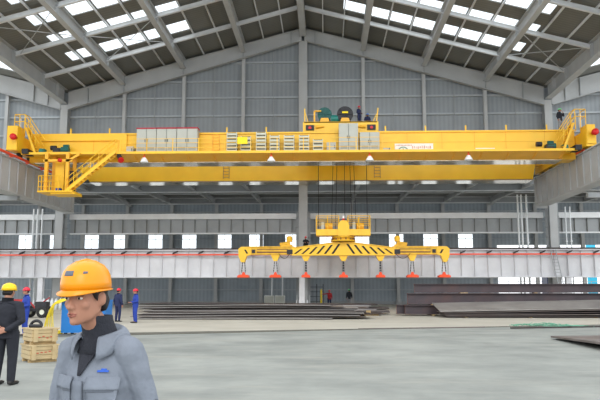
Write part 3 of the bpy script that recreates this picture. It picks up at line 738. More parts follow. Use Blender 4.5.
m = MB(); m.box(14.75, 16.35, 56.93, 56.96, 13.22, 13.5); m.build('plate_panel', M_sign, e)
m = MB(); m.box(15.75, 16.1, 56.92, 56.93, 13.27, 13.35)
for k in range(4): m.box(14.95 + k * .2, 15.07 + k * .2, 56.92, 56.93, 13.3, 13.42)
m.build('plate_marks', M_cab2, e)
m = MB(); m.box(17.3, 17.7, 56.93, 56.96, 13.25, 13.4); m.build('rating_plate', mat('plate_purple', s2l(96, 74, 110), .5), None, 'small dark plate right of the white nameplate', 'plate')
m = MB(); m.box(13.3, 13.75, 56.9, 56.96, 13.22, 13.42); m.build('rating_plate', M_rack, None, 'small pale plate left of the white nameplate', 'plate')
# flood lamps
for x, lab in ((-12.7, 'under the tall cabinets'), (-2.2, 'under the resistor racks'), (5.85, 'under the wide cabinet'), (13.85, 'under the right half of the walkway')):
    e = empty('pendant_lamp', (x, 55.5, 12.95), 'white cone shaped floodlight hanging ' + lab, 'lamp', 'floodlights under the walkway')
    m = MB(); m.cyl((x, 55.5, 12.95), (x, 55.5, 12.62), .05, n=8); m.cyl((x, 55.5, 12.7), (x, 55.5, 12.58), .1, n=10); m.build('lamp_holder', M_mag, e)
    m = MB(); m.lathe([(.08, .42), (.14, .38), (.32, .08), (.34, 0), (.3, 0), (.1, .3)], (x, 55.5, 12.2), n=20); m.build('lamp_shade', M_lampw, e)
    m = MB(); m.ball((x, 55.5, 12.3), .12); m.build('bulb', M_lampw, e)
e = empty('warning_horn', (-14.6, 55.1, 12.9), 'black warning horn with red mouth at the top of the stair', 'horn')
m = MB(); m.cyl((-14.75, 55.3, 12.75), (-14.5, 55.0, 12.35), .16, .24, n=16); m.box(-14.9, -14.65, 55.2, 55.4, 12.6, 12.95); m.build('horn_body', M_dark, e)
m = MB(); m.cyl((-14.5, 55.0, 12.35), (-14.46, 54.94, 12.28), .24, .25, n=16); m.build('horn_mouth', M_bred, e)

# ================================================================ MAGNET SPREADER
SY = 61.0; SX = 3.78
sp = empty('magnet_spreader', (SX, SY, 4.8), 'yellow lifting spreader with black diagonal stripes hung under the crane', 'spreader')
m = MB(); m.prism([(-.75, 4.78), (8.3, 4.78), (8.3, 5.48), (7.9, 5.5), (4.7, 5.88), (2.85, 5.88), (-.35, 5.5), (-.75, 5.48)], 'y', SY - .4, SY + .4)
m.prism([(-.5, 5.5), (2.9, 5.93), (4.65, 5.93), (8.05, 5.5), (8.05, 5.45), (4.65, 5.87), (2.9, 5.87), (-.5, 5.45)], 'y', SY - .5, SY + .5)
m.build('centre_beam', M_yel, sp)
for s in (-1, 1):
    for k in range(6):
        xb = SX + s * (.75 + k * .62) ; top = 5.86 - max(0, (.75 + k * .62 + .35) - .95) * .135
        xt = xb - s * 0 
        q = MB(); x0 = SX + s * (.2 + k * .68); x1 = x0 + s * 0.0
        lo = 4.92; hi = top - .06
        bx = SX + s * (.95 + k * .66); tx = SX + s * (.35 + k * .66)
        if s > 0: bx, tx = bx, tx
        w_ = .1; q.hexa([(bx - w_, SY - .42, lo), (tx - w_, SY - .42, hi), (bx - w_, SY - .4, lo), (tx - w_, SY - .4, hi), (bx + w_, SY - .42, lo), (tx + w_, SY - .42, hi), (bx + w_, SY - .4, lo), (tx + w_, SY - .4, hi)])
        q.build('black_stripe', M_black, sp)
for s in (-1, 1):
    X = lambda d: SX + s * d
    def bx(mm, a, b, *r): mm.box(min(X(a), X(b)), max(X(a), X(b)), *r)
    m = MB(); bx(m, 4.4, 8.25, SY - .35, SY + .35, 4.86, 5.5); bx(m, 4.3, 8.3, SY - .42, SY + .42, 5.5, 5.58); m.build('telescopic_arm', M_yelw, sp)
    q = MB(); bx(q, 4.9, 7.6, SY - .37, SY - .35, 5.02, 5.12); bx(q, 4.9, 7.6, SY - .37, SY - .35, 5.3, 5.36); q.build('arm_slot', M_hbe, sp)
    q = MB(); bx(q, 4.45, 4.95, SY - .42, SY - .35, 4.9, 5.3); bx(q, 7.75, 8.05, SY - .42, SY - .35, 5.0, 5.3); q.build('arm_clamp', M_dark, sp)
    m = MB(); pl = [(8.15, 5.56), (9.0, 5.56), (9.25, 5.35), (9.22, 4.7), (9.0, 4.2), (8.7, 4.2), (8.5, 4.75), (8.15, 4.85)]
    m.prism([(X(a), b) for a, b in pl], 'y', SY - .38, SY + .38); m.build('arm_head', M_yel, sp)
    q = MB(); q.hexa([(X(8.45) - .08, SY - .4, 4.95), (X(8.65) - .08, SY - .4, 5.3), (X(8.45) - .08, SY - .38, 4.95), (X(8.65) - .08, SY - .38, 5.3), (X(8.45) + .08, SY - .4, 4.95), (X(8.65) + .08, SY - .4, 5.3), (X(8.45) + .08, SY - .38, 4.95), (X(8.65) + .08, SY - .38, 5.3)]); q.build('black_stripe', M_black, sp)
    m = MB(); m.cyl((X(4.75), SY, 6.0), (X(4.75), SY, 6.4), .25, n=16); m.ball((X(4.75), SY, 6.4), (.26, .26, .12)); m.cyl((X(4.7), SY, 5.9), (X(5.6), SY, 5.75), .17, n=12); bx(m, 4.5, 5.5, SY - .25, SY + .25, 5.58, 5.75); m.build('arm_motor', M_yelw, sp)
magx = [-5.02, -2.2, .49, 3.78, 7.02, 9.8, 12.55]
for i, x in enumerate(magx):
    if i in (0, 6): continue
    m = MB(); z = 4.86 if i in (1, 5) else 4.8
    m.prism([(x - .42, z), (x + .42, z), (x + .15, 4.3), (x - .15, 4.3)], 'y', SY - .25, SY + .25); m.build('hanger_lug', M_yel, sp)
# slewing neck, platforms, house
m = MB(); m.lathe([(.0, 6.0), (1.1, 6.0), (1.1, 6.12), (.85, 6.15), (.85, 6.3), (1.0, 6.32), (1.0, 6.42), (0, 6.42)], (SX, SY, 0), n=28); m.build('slewing_ring', M_yelw, sp)
m = MB()
for k in range(14):
    t = 2 * math.pi * k / 14; m.cyl((SX + 1.0 * math.cos(t), SY + 1.0 * math.sin(t), 6.12), (SX + 1.0 * math.cos(t), SY + 1.0 * math.sin(t), 6.3), .05, n=6)
m.build('ring_bolts', M_hbe, sp)
m = MB(); m.box(1.4, 6.15, SY - .8, SY + .8, 6.5, 6.62); m.box(1.45, 6.1, SY - .82, SY - .76, 6.5, 7.05); m.box(1.45, 6.1, SY + .76, SY + .82, 6.5, 7.05); m.build('head_frame', M_yel, sp)
m = MB(); m.prism([(3.3, 6.45), (4.3, 6.45), (4.3, 7.35), (4.05, 7.8), (3.55, 7.8), (3.3, 7.35)], 'y', SY - 1.0, SY - .3); m.build('sheave_house', M_yel, sp)
m = MB(); m.cyl((3.8, SY - .6, 7.8), (3.8, SY - .6, 8.0), .1, n=12); m.build('beacon_base', M_bred, sp)
m = MB(); m.cyl((3.8, SY - .6, 8.0), (3.8, SY - .6, 8.25), .11, n=12); m.build('beacon_top', M_lampw, sp)
for a, b in ((1.42, 3.4), (4.2, 6.12)):
    m = MB()
    for z in (7.5, 7.85, 8.22): m.tube([(a, SY - .8, z), (b, SY - .8, z), (b, SY + .8, z), (a, SY + .8, z), (a, SY - .8, z)], .03)
    for x in (a, (a + b) / 2, b):
        for y in (SY - .8, SY + .8): m.cyl((x, y, 6.6), (x, y, 8.24), .035, n=6)
    m.build('platform_railing', M_yel, sp)
    m = MB(); c = (a + b) / 2 + .1; m.cyl((c - .3, SY, 7.35), (c + .35, SY, 7.35), .33, n=16); m.box(c - .45, c + .5, SY - .3, SY + .3, 7.0, 7.1); m.build('cable_reel', M_yel2, sp)
    m = MB(); m.box(c - .65, c - .4, SY - .3, SY + .3, 7.0, 7.7); m.build('junction_box', M_rack, sp)
# magnets
ml = ['first magnet from the left under the spreader', 'second magnet from the left under the spreader', 'third magnet from the left under the spreader', 'centre magnet under the spreader house',
      'third magnet from the right under the spreader', 'second magnet from the right under the spreader', 'last magnet at the right end of the spreader']
for i, x in enumerate(magx):
    e = empty('lifting_magnet', (x, SY, 2.85), 'orange ' + ml[i], 'magnet', 'lifting magnets')
    m = MB(); w = .5 if i in (0, 1, 5, 6) else .38
    m.box(x - w, x + w, SY - .5, SY + .5, 2.86, 3.04); m.box(x - w * .8, x + w * .8, SY - .4, SY + .4, 3.04, 3.1); m.build('magnet_body', M_mag, e)
    m = MB(); m.prism([(x - .16, 3.1), (x + .16, 3.1), (x + .08, 3.34), (x - .08, 3.34)], 'y', SY - .12, SY + .12); m.build('lifting_eye', M_mag, e)
    for s in (-1, 1):
        m = MB(); N_ = 9
        x0, x1 = x + s * (.17 if i in (0, 1, 5, 6) else .05), x + s * (.08 if i in (0, 1, 5, 6) else .03)
        for k in range(N_):
            t0, t1 = k / N_, (k + 1) / N_; za, zb = 3.3 + 1.0 * t0, 3.3 + 1.0 * t1
            m.bar((x0 + (x1 - x0) * t0, SY, za - .02), (x0 + (x1 - x0) * t1, SY, zb + .02), .08 if k % 2 else .03, .03 if k % 2 else .08, 0, (0, 1, 0))
        m.build('chain', M_dark, e)
# drooping cables on arms
for x0, x1 in ((-1.9, -.9), (8.3, 9.6)):
    m = MB(); P = [(x0 + (x1 - x0) * k / 8, SY - .45, 4.95 - .45 * math.sin(math.pi * k / 8)) for k in range(9)]; m.tube(P, .025); m.build('loose_cable', M_dark, sp)

# ================================================================ FLOOR OBJECTS
# long steel plates, left pile
def plate(x0, x1, y0, y1, z, th, amp, ph, m_, label, grp, tilt=0, skew=0, cat='steel plate', lift=0., rise=0.):
    m = MB(); n = 16; V = []
    for i in range(n + 1):
        t = i / n; x = x0 + (x1 - x0) * t; dz = amp * math.sin(ph + t * 5.0) + lift * max(0, 1 - 3 * t) ** 2 + rise * t
        V += [(x, y0 + skew * t, z + dz), (x, y0 + skew * t, z + dz + th), (x, y1 + skew * t, z + dz + tilt), (x, y1 + skew * t, z + dz + tilt + th)]
    F = []
    for i in range(n):
        a = 4 * i; b = a + 4
        F += [(a, b, b + 1, a + 1), (a + 1, b + 1, b + 3, a + 3), (a + 3, b + 3, b + 2, a + 2), (a + 2, b + 2, b, a)]
    F += [(0, 1, 3, 2), (4 * n, 4 * n + 2, 4 * n + 3, 4 * n + 1)]
    m.add(V, F); return m.build('steel_plate', m_, None, label, cat, grp)
N_ = 12
for k in range(N_):
    t = k / (N_ - 1); z = .05 + k * .074
    x0 = -9.2 + rnd.uniform(-.3, .5) + .3 * t; x1 = 5.2 - 3.6 * abs(t - .35) + rnd.uniform(-.9, .9)
    if k == 0: x1 = 2.6
    y0 = 40.7 + t * 1.0 + rnd.uniform(-.12, .12)
    lab = 'long thin dark steel plate in the pile on the left floor' if 0 < k < N_ - 1 else ('topmost long steel plate of the left pile' if k else 'lowest long steel plate of the left pile, flat on the floor')
    plate(x0, x1, y0, y0 + 3.2, z, .036, .024 if k else .0, rnd.uniform(0, 6), [M_platel, M_plate, M_platel, M_plated][k % 4], lab, 'steel plates of the left pile', skew=rnd.uniform(.0, 1.2))
for k, x in enumerate((-8, -5, -2, 1)):
    m = MB(); m.box(x - .1, x + .1, 41.2, 44.5, 0, .05); m.build('timber_bearer', M_wood2, None, 'thin timber bearer under the left plate pile', 'timber', 'timber bearers')
# farther plates right of centre
for k in range(7):
    x0 = -6 + rnd.uniform(-1, 1) + k * .3; x1 = 6.6 + rnd.uniform(-1.6, .4)
    plate(x0, x1, 49.6 + .15 * k, 52.4 + .15 * k, .15 + k * .085, .08, .0, 0, [M_plated, M_plate, M_platel][k % 3], 'thick dark steel plate in the pile farther back near the centre', 'steel plates of the rear pile', skew=.3)
for x in (-4, 0, 4):
    m = MB(); m.box(x - .1, x + .1, 49.7, 53, 0, .15); m.build('timber_bearer', M_wood2, None, 'timber block under the rear plate pile', 'timber', 'timber bearers')
# thin plate ends to the right
plate(2.6, 6.1, 47.4, 49.2, .12, .05, .0, 0, M_plated, 'single dark plate lying at the right end of the centre pile', 'loose plates'); 
m = MB(); m.box(3.5, 5.8, 47.6, 47.8, 0, .12); m.build('timber_bearer', M_wood2, None, 'timber block under the single dark plate', 'timber', 'timber bearers')
m = MB(); m.box(5.0, 5.3, 48.2, 48.5, .17, .34); m.build('timber_block', M_wood2, None, 'small wooden block resting on the single dark plate', 'timber')
# H-beams, right
def hbeam(x0, x1, y, z, H, W, label):
    e = empty('steel_beam', (x0, y, z), label, 'steel beam', 'stacked steel beams')
    m = MB(); m.ibeam((x0 + .02, y, z + H / 2), (x1, y, z + H / 2), H, W, .045, .03); m.build('beam_section', M_hb, e)
    m = MB(); m.ibeam((x0, y, z + H / 2), (x0 + .02, y, z + H / 2), H, W, .045, .03); m.build('cut_end', M_hbe, e)
hbeam(7.3, 24.2, 49.4, .1, .62, .5, 'dark steel beam in the bottom layer, rearmost')
hbeam(7.1, 24.2, 48.6, .1, .62, .5, 'dark steel beam in the bottom layer, middle')
hbeam(7.6, 24.2, 47.9, .1, .62, .5, 'dark steel beam in the bottom layer, frontmost')
hbeam(8.0, 24.2, 48.9, .78, .74, .5, 'dark steel beam in the second layer, rear one')
hbeam(7.8, 24.2, 48.1, .78, .74, .5, 'dark steel beam in the second layer, front one')
hbeam(8.3, 24.2, 48.3, 1.56, .6, .5, 'dark steel beam lying alone on top of the stack')
for x in (9.5, 14, 18.5, 23):
    m = MB(); m.box(x - .1, x + .1, 47.6, 49.7, 0, .1); m.build('timber_bearer', M_wood2, None, 'timber under the beam stack', 'timber', 'timber bearers')
    m = MB(); m.box(x - .08, x + .08, 47.8, 49.2, .72, .78); m.build('timber_spacer', M_wood2, None, 'thin timber spacer between the lower beam layers', 'timber', 'timber spacers')
m = MB(); m.box(11.4, 11.9, 47.85, 48.6, 1.52, 1.56); m.build('timber_spacer', M_wood, None, 'pale wooden wedge under the topmost steel beam', 'timber')
for x in (16.5, 22.5):
    m = MB(); m.box(x - .1, x + .1, 47.9, 48.6, 1.52, 1.56); m.build('timber_spacer', M_wood2, None, 'thin timber spacer under the topmost beam', 'timber', 'timber spacers')
# plates leaning in front of the beams
for k in range(4):
    plate(9.75 - .06 * k, 23.6, 43.9 + .05 * k, 46.6, .06 + .075 * k, .04, .008, k * 1.3, [M_plated, M_plate][k % 2], 'dark steel plate in the flat pile before the beams', 'steel plates of the right pile', tilt=0.01 * k, rise=.09 * k)
plate(9.35, 23.8, 43.9, 47.2, .36, .045, .01, 1.0, M_platel, 'pale grey steel plate tilted up against the beam stack', 'steel plates of the right pile', tilt=.46, skew=.2, rise=.3)
for x in (11, 15, 19, 23):
    m = MB(); m.box(x - .1, x + .1, 44.1, 46.9, 0, .06); m.build('timber_bearer', M_wood2, None, 'flat timber under the right plate pile', 'timber', 'timber bearers')
m = MB(); m.box(19.9, 20.8, 43.2, 43.6, 0, .28); m.build('timber_block', M_wood, None, 'yellowish timber block before the right plate pile', 'timber')
# near slab at right edge
e = empty('steel_slab', (12, 22, 0), 'dark flat steel slab on timbers at the right edge', 'steel plate')
m = MB(); 0 and m.hexa([(9.9, 25.6, .19), (9.9, 25.6, .24), (10.6, 28, .2), (10.6, 28, .25), (13.5, 16, .12), (13.5, 16, .2), (18, 26, .12), (18, 26, .2)])
m = MB(); P = [(9.95, 24.5), (9.75, 19.2), (15, 18.2), (17, 25.6)]
zt = [.1, .24, .24, .12]
v = [(p[0], p[1], z - .06) for p, z in zip(P, zt)] + [(p[0], p[1], z) for p, z in zip(P, zt)]
m.add(v, [(0, 1, 2, 3), (7, 6, 5, 4), (0, 4, 5, 1), (1, 5, 6, 2), (2, 6, 7, 3), (3, 7, 4, 0)]); m.build('slab_plate', M_plate, e)
m = MB(); m.box(10.5, 14.5, 20.5, 20.75, 0, .15); m.build('timber_bearer', M_wood2, e)
# green net and bar
m = MB(); r2 = random.Random(3)
for k in range(26):
    x = 10.8 + r2.random() * 3.2; y = 32.8 + r2.uniform(-.5, .5); P = [(x, y, .05)]
    for q in range(7): x += r2.uniform(-.15, .35); y += r2.uniform(-.2, .2); P.append((x, y, 0.03 + r2.random() * .16 * max(.1, 1 - abs(x - 12.3) / 2.4)))
    m.tube(P, .014, 4)
m.build('safety_net', M_net, None, 'crumpled green net lying on the floor at the right', 'net')
m = MB(); m.bar((10.3, 31.0, .04), (17, 33.2, .04), .1, .06); m.build('steel_bar', M_plated, None, 'long thin dark steel bar on the floor before the green net', 'steel bar')
m = MB(); m.bar((3.6, 30.2, .03), (9.4, 32.0, .03), .05, .05); m.build('steel_bar', M_plate, None, 'very thin rod on the floor left of the green net', 'steel bar')

# wooden crates
def crate(cx, cy, z, w, d, h, rot, lab, boards):
    e = empty('wooden_crate', (cx, cy, z), lab, 'crate', 'wooden crates'); e.rotation_euler = (0, 0, rot)
    off = Vector((cx, cy, z))
    def B(mb, nme, mm): return mb.build(nme, mm, e)
    m = MB(); m.box(cx - w / 2, cx + w / 2, cy - d / 2, cy + d / 2, z + .06, z + h - .02); B(m, 'crate_core', M_wood2)
    for k in range(boards):
        bh = (h - .1) / boards
        q = MB(); z0 = z + .08 + k * bh
        q.box(cx - w / 2 - .025, cx + w / 2 + .025, cy - d / 2 - .025, cy - d / 2, z0, z0 + bh - .012); q.box(cx - w / 2 - .025, cx + w / 2 + .025, cy + d / 2, cy + d / 2 + .025, z0, z0 + bh - .012)
        q.box(cx - w / 2 - .025, cx - w / 2, cy - d / 2, cy + d / 2, z0, z0 + bh - .012); q.box(cx + w / 2, cx + w / 2 + .025, cy - d / 2, cy + d / 2, z0, z0 + bh - .012)
        B(q, 'board', M_wood)
    q = MB(); q.box(cx - w / 2 - .05, cx + w / 2 + .05, cy - d / 2 - .05, cy + d / 2 + .05, z + h - .03, z + h); B(q, 'lid', M_wood)
    for s in (-1, 1):
        q = MB(); q.box(cx + s * (w / 2 - .06) - .05, cx + s * (w / 2 - .06) + .05, cy - d / 2 - .05, cy - d / 2 - .025, z + .06, z + h - .03); B(q, 'batten', M_wood)
        q = MB(); q.box(cx - w / 2 - .02, cx + w / 2 + .02, cy + s * (d / 2 - .1) - .05, cy + s * (d / 2 - .1) + .05, z, z + .06); B(q, 'skid', M_wood2)
    r3 = random.Random(int(z * 100) + 5)
    for k in range(6):
        a = cy - d / 2 + .08 + k * d * .13; zz = z + h * .4 + r3.uniform(-.02, .08)
        q = MB(); q.box(cx + w / 2 + .026, cx + w / 2 + .03, a, a + .05, zz, zz + .025); q.box(cx + w / 2 + .026, cx + w / 2 + .03, a + .015, a + .03, zz - .025, zz + .05); B(q, 'stencil_mark', M_redink)
        if k < 4: q = MB(); q.box(cx - w / 2 + .12 + k * .09, cx - w / 2 + .17 + k * .09, cy - d / 2 - .03, cy - d / 2 - .026, zz, zz + .02); B(q, 'stencil_mark', M_redink)
crate(-4.50, 16.25, 0, .58, .7, .4, R(38), 'large pale wooden crate on the floor beside the man in black', 3)
crate(-4.50, 16.25, .4, .54, .64, .37, R(40), 'smaller pale wooden crate stacked on the large crate', 3)
e = empty('shackle', (-4.6, 16.2, .77), 'dark metal shackle lying on the upper crate', 'shackle')
m = MB(); P = [(-4.6 + .14 * math.cos(t * .35) , 16.2 + .05 * math.sin(t * .2), .81 + .12 * math.sin(t * .35)) for t in range(0, 10)]
m.tube(P, .035, 8); m.cyl((-4.75, 16.2, .81), (-4.45, 16.2, .81), .04, n=8); m.build('shackle_bow', M_dark, e)
# blue tank with yellow hose
e = empty('blue_tank', (-6.7, 26.4, 0), 'bright blue steel tank standing behind the foreground man', 'tank')
m = MB(); m.box(-7.75, -6.1, 26.0, 26.9, .08, 1.28); m.build('tank_body', M_blue, e)
m = MB()
for x in (-7.6, -6.2):
    for y in (26.1, 26.8): m.box(x - .05, x + .05, y - .05, y + .05, 0, .08)
m.build('tank_feet', M_dark, e)
m = MB(); m.box(-7.77, -6.08, 25.98, 26.92, 1.24, 1.3); m.build('tank_rim', M_blue, e)
e = empty('hose_coil', (-7.8, 26.2, 0), 'loops of yellow hose hanging at the left of the blue tank', 'hose')
for k in range(6):
    m = MB(); P = []
    for t in range(17):
        u = t / 16; P.append((-7.75 - (.62 - .085 * k) * math.sin(u * math.pi * (.5 + .06 * k)), 25.95 - .06 * k, 1.33 - .03 * k - 1.27 * u ** (1.5 + .25 * k)))
    P = [(-6.7, 26.1 - .02 * k, 1.33)] + [(-7.4, 26.05 - .03 * k, 1.37)] + P
    m.tube(P, .02, 6); m.build('hose_loop', M_hose, e)
m = MB(); P = [(-8.1 + .35 * math.cos(t * .5), 26.1 + .3 * math.sin(t * .5), .04 + t * .003) for t in range(40)]; m.tube(P, .03, 6); m.build('hose_loop', M_hose, e)
m = MB(); m.box(-6.0, -5.0, 24.5, 25.0, 0, .12); m.build('timber_block', M_plated, None, 'dark low block on the floor near the blue tank', 'block')
# walking tractor
e = empty('small_tractor', (-16.3, 43, 0), 'small red two wheel tractor parked behind the workers at left', 'tractor')
for x, y in ((-16.5, 42.6), (-15.4, 42.8), (-16.5, 43.6), (-15.4, 43.7)):
    m = MB(); m.lathe([(.16, -.08), (.3, -.1), (.36, -.05), (.36, .05), (.3, .1), (.16, .08)], (x, y, .36), (0, 1, 0), 20); w = m.build('wheel', M_tyre, e)
    m = MB(); m.cyl((x, y - .06, .36), (x, y + .06, .36), .17, n=14); m.build('hub', M_rack, w)
m = MB(); m.box(-16.6, -15.3, 42.9, 43.4, .4, .6); m.box(-15.9, -15.2, 42.85, 43.45, .55, 1.0); m.build('engine', M_dark, e)
m = MB(); m.prism([(-17.6, .7), (-16.6, .7), (-16.6, 1.15), (-17.4, 1.15)], 'y', 42.8, 43.5); m.build('hood', M_tred, e)
m = MB(); m.tube([(-16.8, 42.95, 1.0), (-16.2, 42.9, .95), (-15.9, 42.9, .6)], .05); m.build('handlebar', M_tred, e); m = MB(); m.tube([(-15.6, 43.1, .9), (-15.1, 43.1, 1.25)], .04); m.build('handlebar', M_tred, e)
m = MB(); m.box(-17.5, -16.5, 43.0, 43.2, .36, .7); m.build('chassis', M_dark, e)
# gusset bundle near left column
for k in range(7):
    x = -23.4 + k * .38; m = MB(); m.lathe([(0, 0), (.15, 0), (.15, .75), (.1, .9), (.05, .95), (.05, 1.05), (0, 1.05)], (x, 62.5, 0), n=12)
    m.build('gas_cylinder', M_gal, None, 'pale gas cylinder in the row behind the tractor', 'gas cylinder', 'gas cylinders')
# distant gear along the far wall
for x, lab in ((-4.9, 'left one'), (-3.55, 'right one')):
    cab = empty('floor_cabinet', (x, 88, 0), 'low white floor cabinet by the far wall, ' + lab, 'cabinet', 'white floor cabinets')
    m = MB(); m.box(x - .62, x + .62, 87.6, 88.4, 0, 1.15); m.build('cabinet_body', M_sign, cab)
    m = MB(); m.box(x - .56, x + .56, 87.57, 87.6, .08, 1.08); m.build('door', M_cab, cab)
    p = MB(); p.cyl((x + .3, 88, 1.15), (x + .3, 88, 5.5), .09, n=8); p.build('cable_duct', M_gal, cab)
e = empty('storage_rack', (1.1, 88, 0), 'dark open metal rack left of the man in red', 'rack')
m = MB()
for x in (.2, 1.1, 1.9):
    for y in (87.6, 88.4): m.box(x - .04, x + .04, y - .04, y + .04, 0, 2.6)
m.build('rack_posts', M_dark, e)
for z in (.4, 1.0, 1.6, 2.2): m = MB(); m.box(.2, 1.9, 87.6, 88.4, z, z + .05); m.build('shelf', M_dark, e)
m = MB(); m.cyl((1.75, 73.8, 0), (1.75, 73.8, 1.7), .11, n=10); m.cyl((1.75, 73.8, 1.7), (1.75, 73.8, 1.9), .11, .05, n=10); m.build('gas_cylinder', M_hose, None, 'tall yellow gas cylinder touched by the man in red', 'gas cylinder')
# ladder at the white girder
e = empty('ladder', (23.4, 64.4, 0), 'grey ladder leaning on the white girder at right', 'ladder')
m = MB(); p0, p1 = Vector((23.9, 63.7, 0)), Vector((23.25, 64.75, 5.5))
for s in (-.24, .24): m.bar(p0 + Vector((s, 0, 0)), p1 + Vector((s, 0, 0)), .06, .08, 0, (0, 1, 0))
m.build('side_rails', M_framed, e)
for k in range(1, 18): p = p0.lerp(p1, k / 18); m = MB(); m.bar(p + Vector((-.24, 0, 0)), p + Vector((.24, 0, 0)), .04, .04); m.build('rung', M_framed, e)

# ================================================================ PEOPLE
def remesh(mb, voxel, smooth=4, fac=.5):
    me = mb.mesh('tmp', []); o = bpy.data.objects.new('tmp', me); COL.objects.link(o)
    r = o.modifiers.new('r', 'REMESH'); r.mode = 'VOXEL'; r.voxel_size = voxel; r.use_smooth_shade = True
    s = o.modifiers.new('s', 'SMOOTH'); s.iterations = smooth; s.factor = fac
    dg = bpy.context.evaluated_depsgraph_get(); dg.update()
    out = bpy.data.meshes.new_from_object(o.evaluated_get(dg))
    bpy.data.objects.remove(o)
    for p in out.polygons: p.use_smooth = True
    return out
def add_mesh(me, name, mats, parent, label=None):
    me = me.copy() if me.users > 5 else me
    me.materials.clear()
    for m in mats: me.materials.append(m)
    o = bpy.data.objects.new(name, me); COL.objects.link(o); o.parent = parent
    if label: o['label'] = label
    return o
V = Vector
def hand(mb, wrist, d, n, side, curl=.5, sc_=1.0):
    """palm + 4 fingers + thumb. d: direction of fingers, n: palm normal (where the fingers curl to), side: thumb side"""
    d = V(d).normalized(); n = V(n).normalized(); t = V(side).normalized(); w = V(wrist)
    palm = []
    for a in (-1, 1):
        for c, r in ((w + t * (a * .018 * sc_), .018), (w + d * .085 * sc_ + t * (a * .034 * sc_), .015)):
            q = MB(); q.ball(c, r * sc_, n=8); palm += q.v
    mb.hull(palm)
    for k, L in enumerate((.072, .08, .075, .058)):
        off = t * ((1.5 - k) * .021 * sc_); p = w + d * .088 * sc_ + off; dirn = d.copy(); ax = d.cross(n)
        for j, fr in enumerate((.45, .32, .23)):
            ang = curl * (.6 + .4 * j) ; dirn = (dirn * math.cos(ang) + n * math.sin(ang) * 1.0).normalized() if j == 0 else (dirn * math.cos(ang) + (n - dirn * n.dot(dirn)).normalized() * math.sin(ang) if (n - dirn * n.dot(dirn)).length > .2 else dirn).normalized()
            q = p + dirn * L * fr * sc_; mb.limb(p, (.0095 - .0012 * j) * sc_, q, (.0085 - .0012 * j) * sc_, n=8); p = q
    p = w + d * .02 * sc_ + t * .024 * sc_; q = p + (d * .6 + t * .7 + n * .25).normalized() * .045 * sc_; mb.limb(p, .013 * sc_, q, .011 * sc_, n=8)
    mb.limb(q, .011 * sc_, q + (d * .9 + t * .25 + n * .3).normalized() * .035 * sc_, .009 * sc_, n=8)

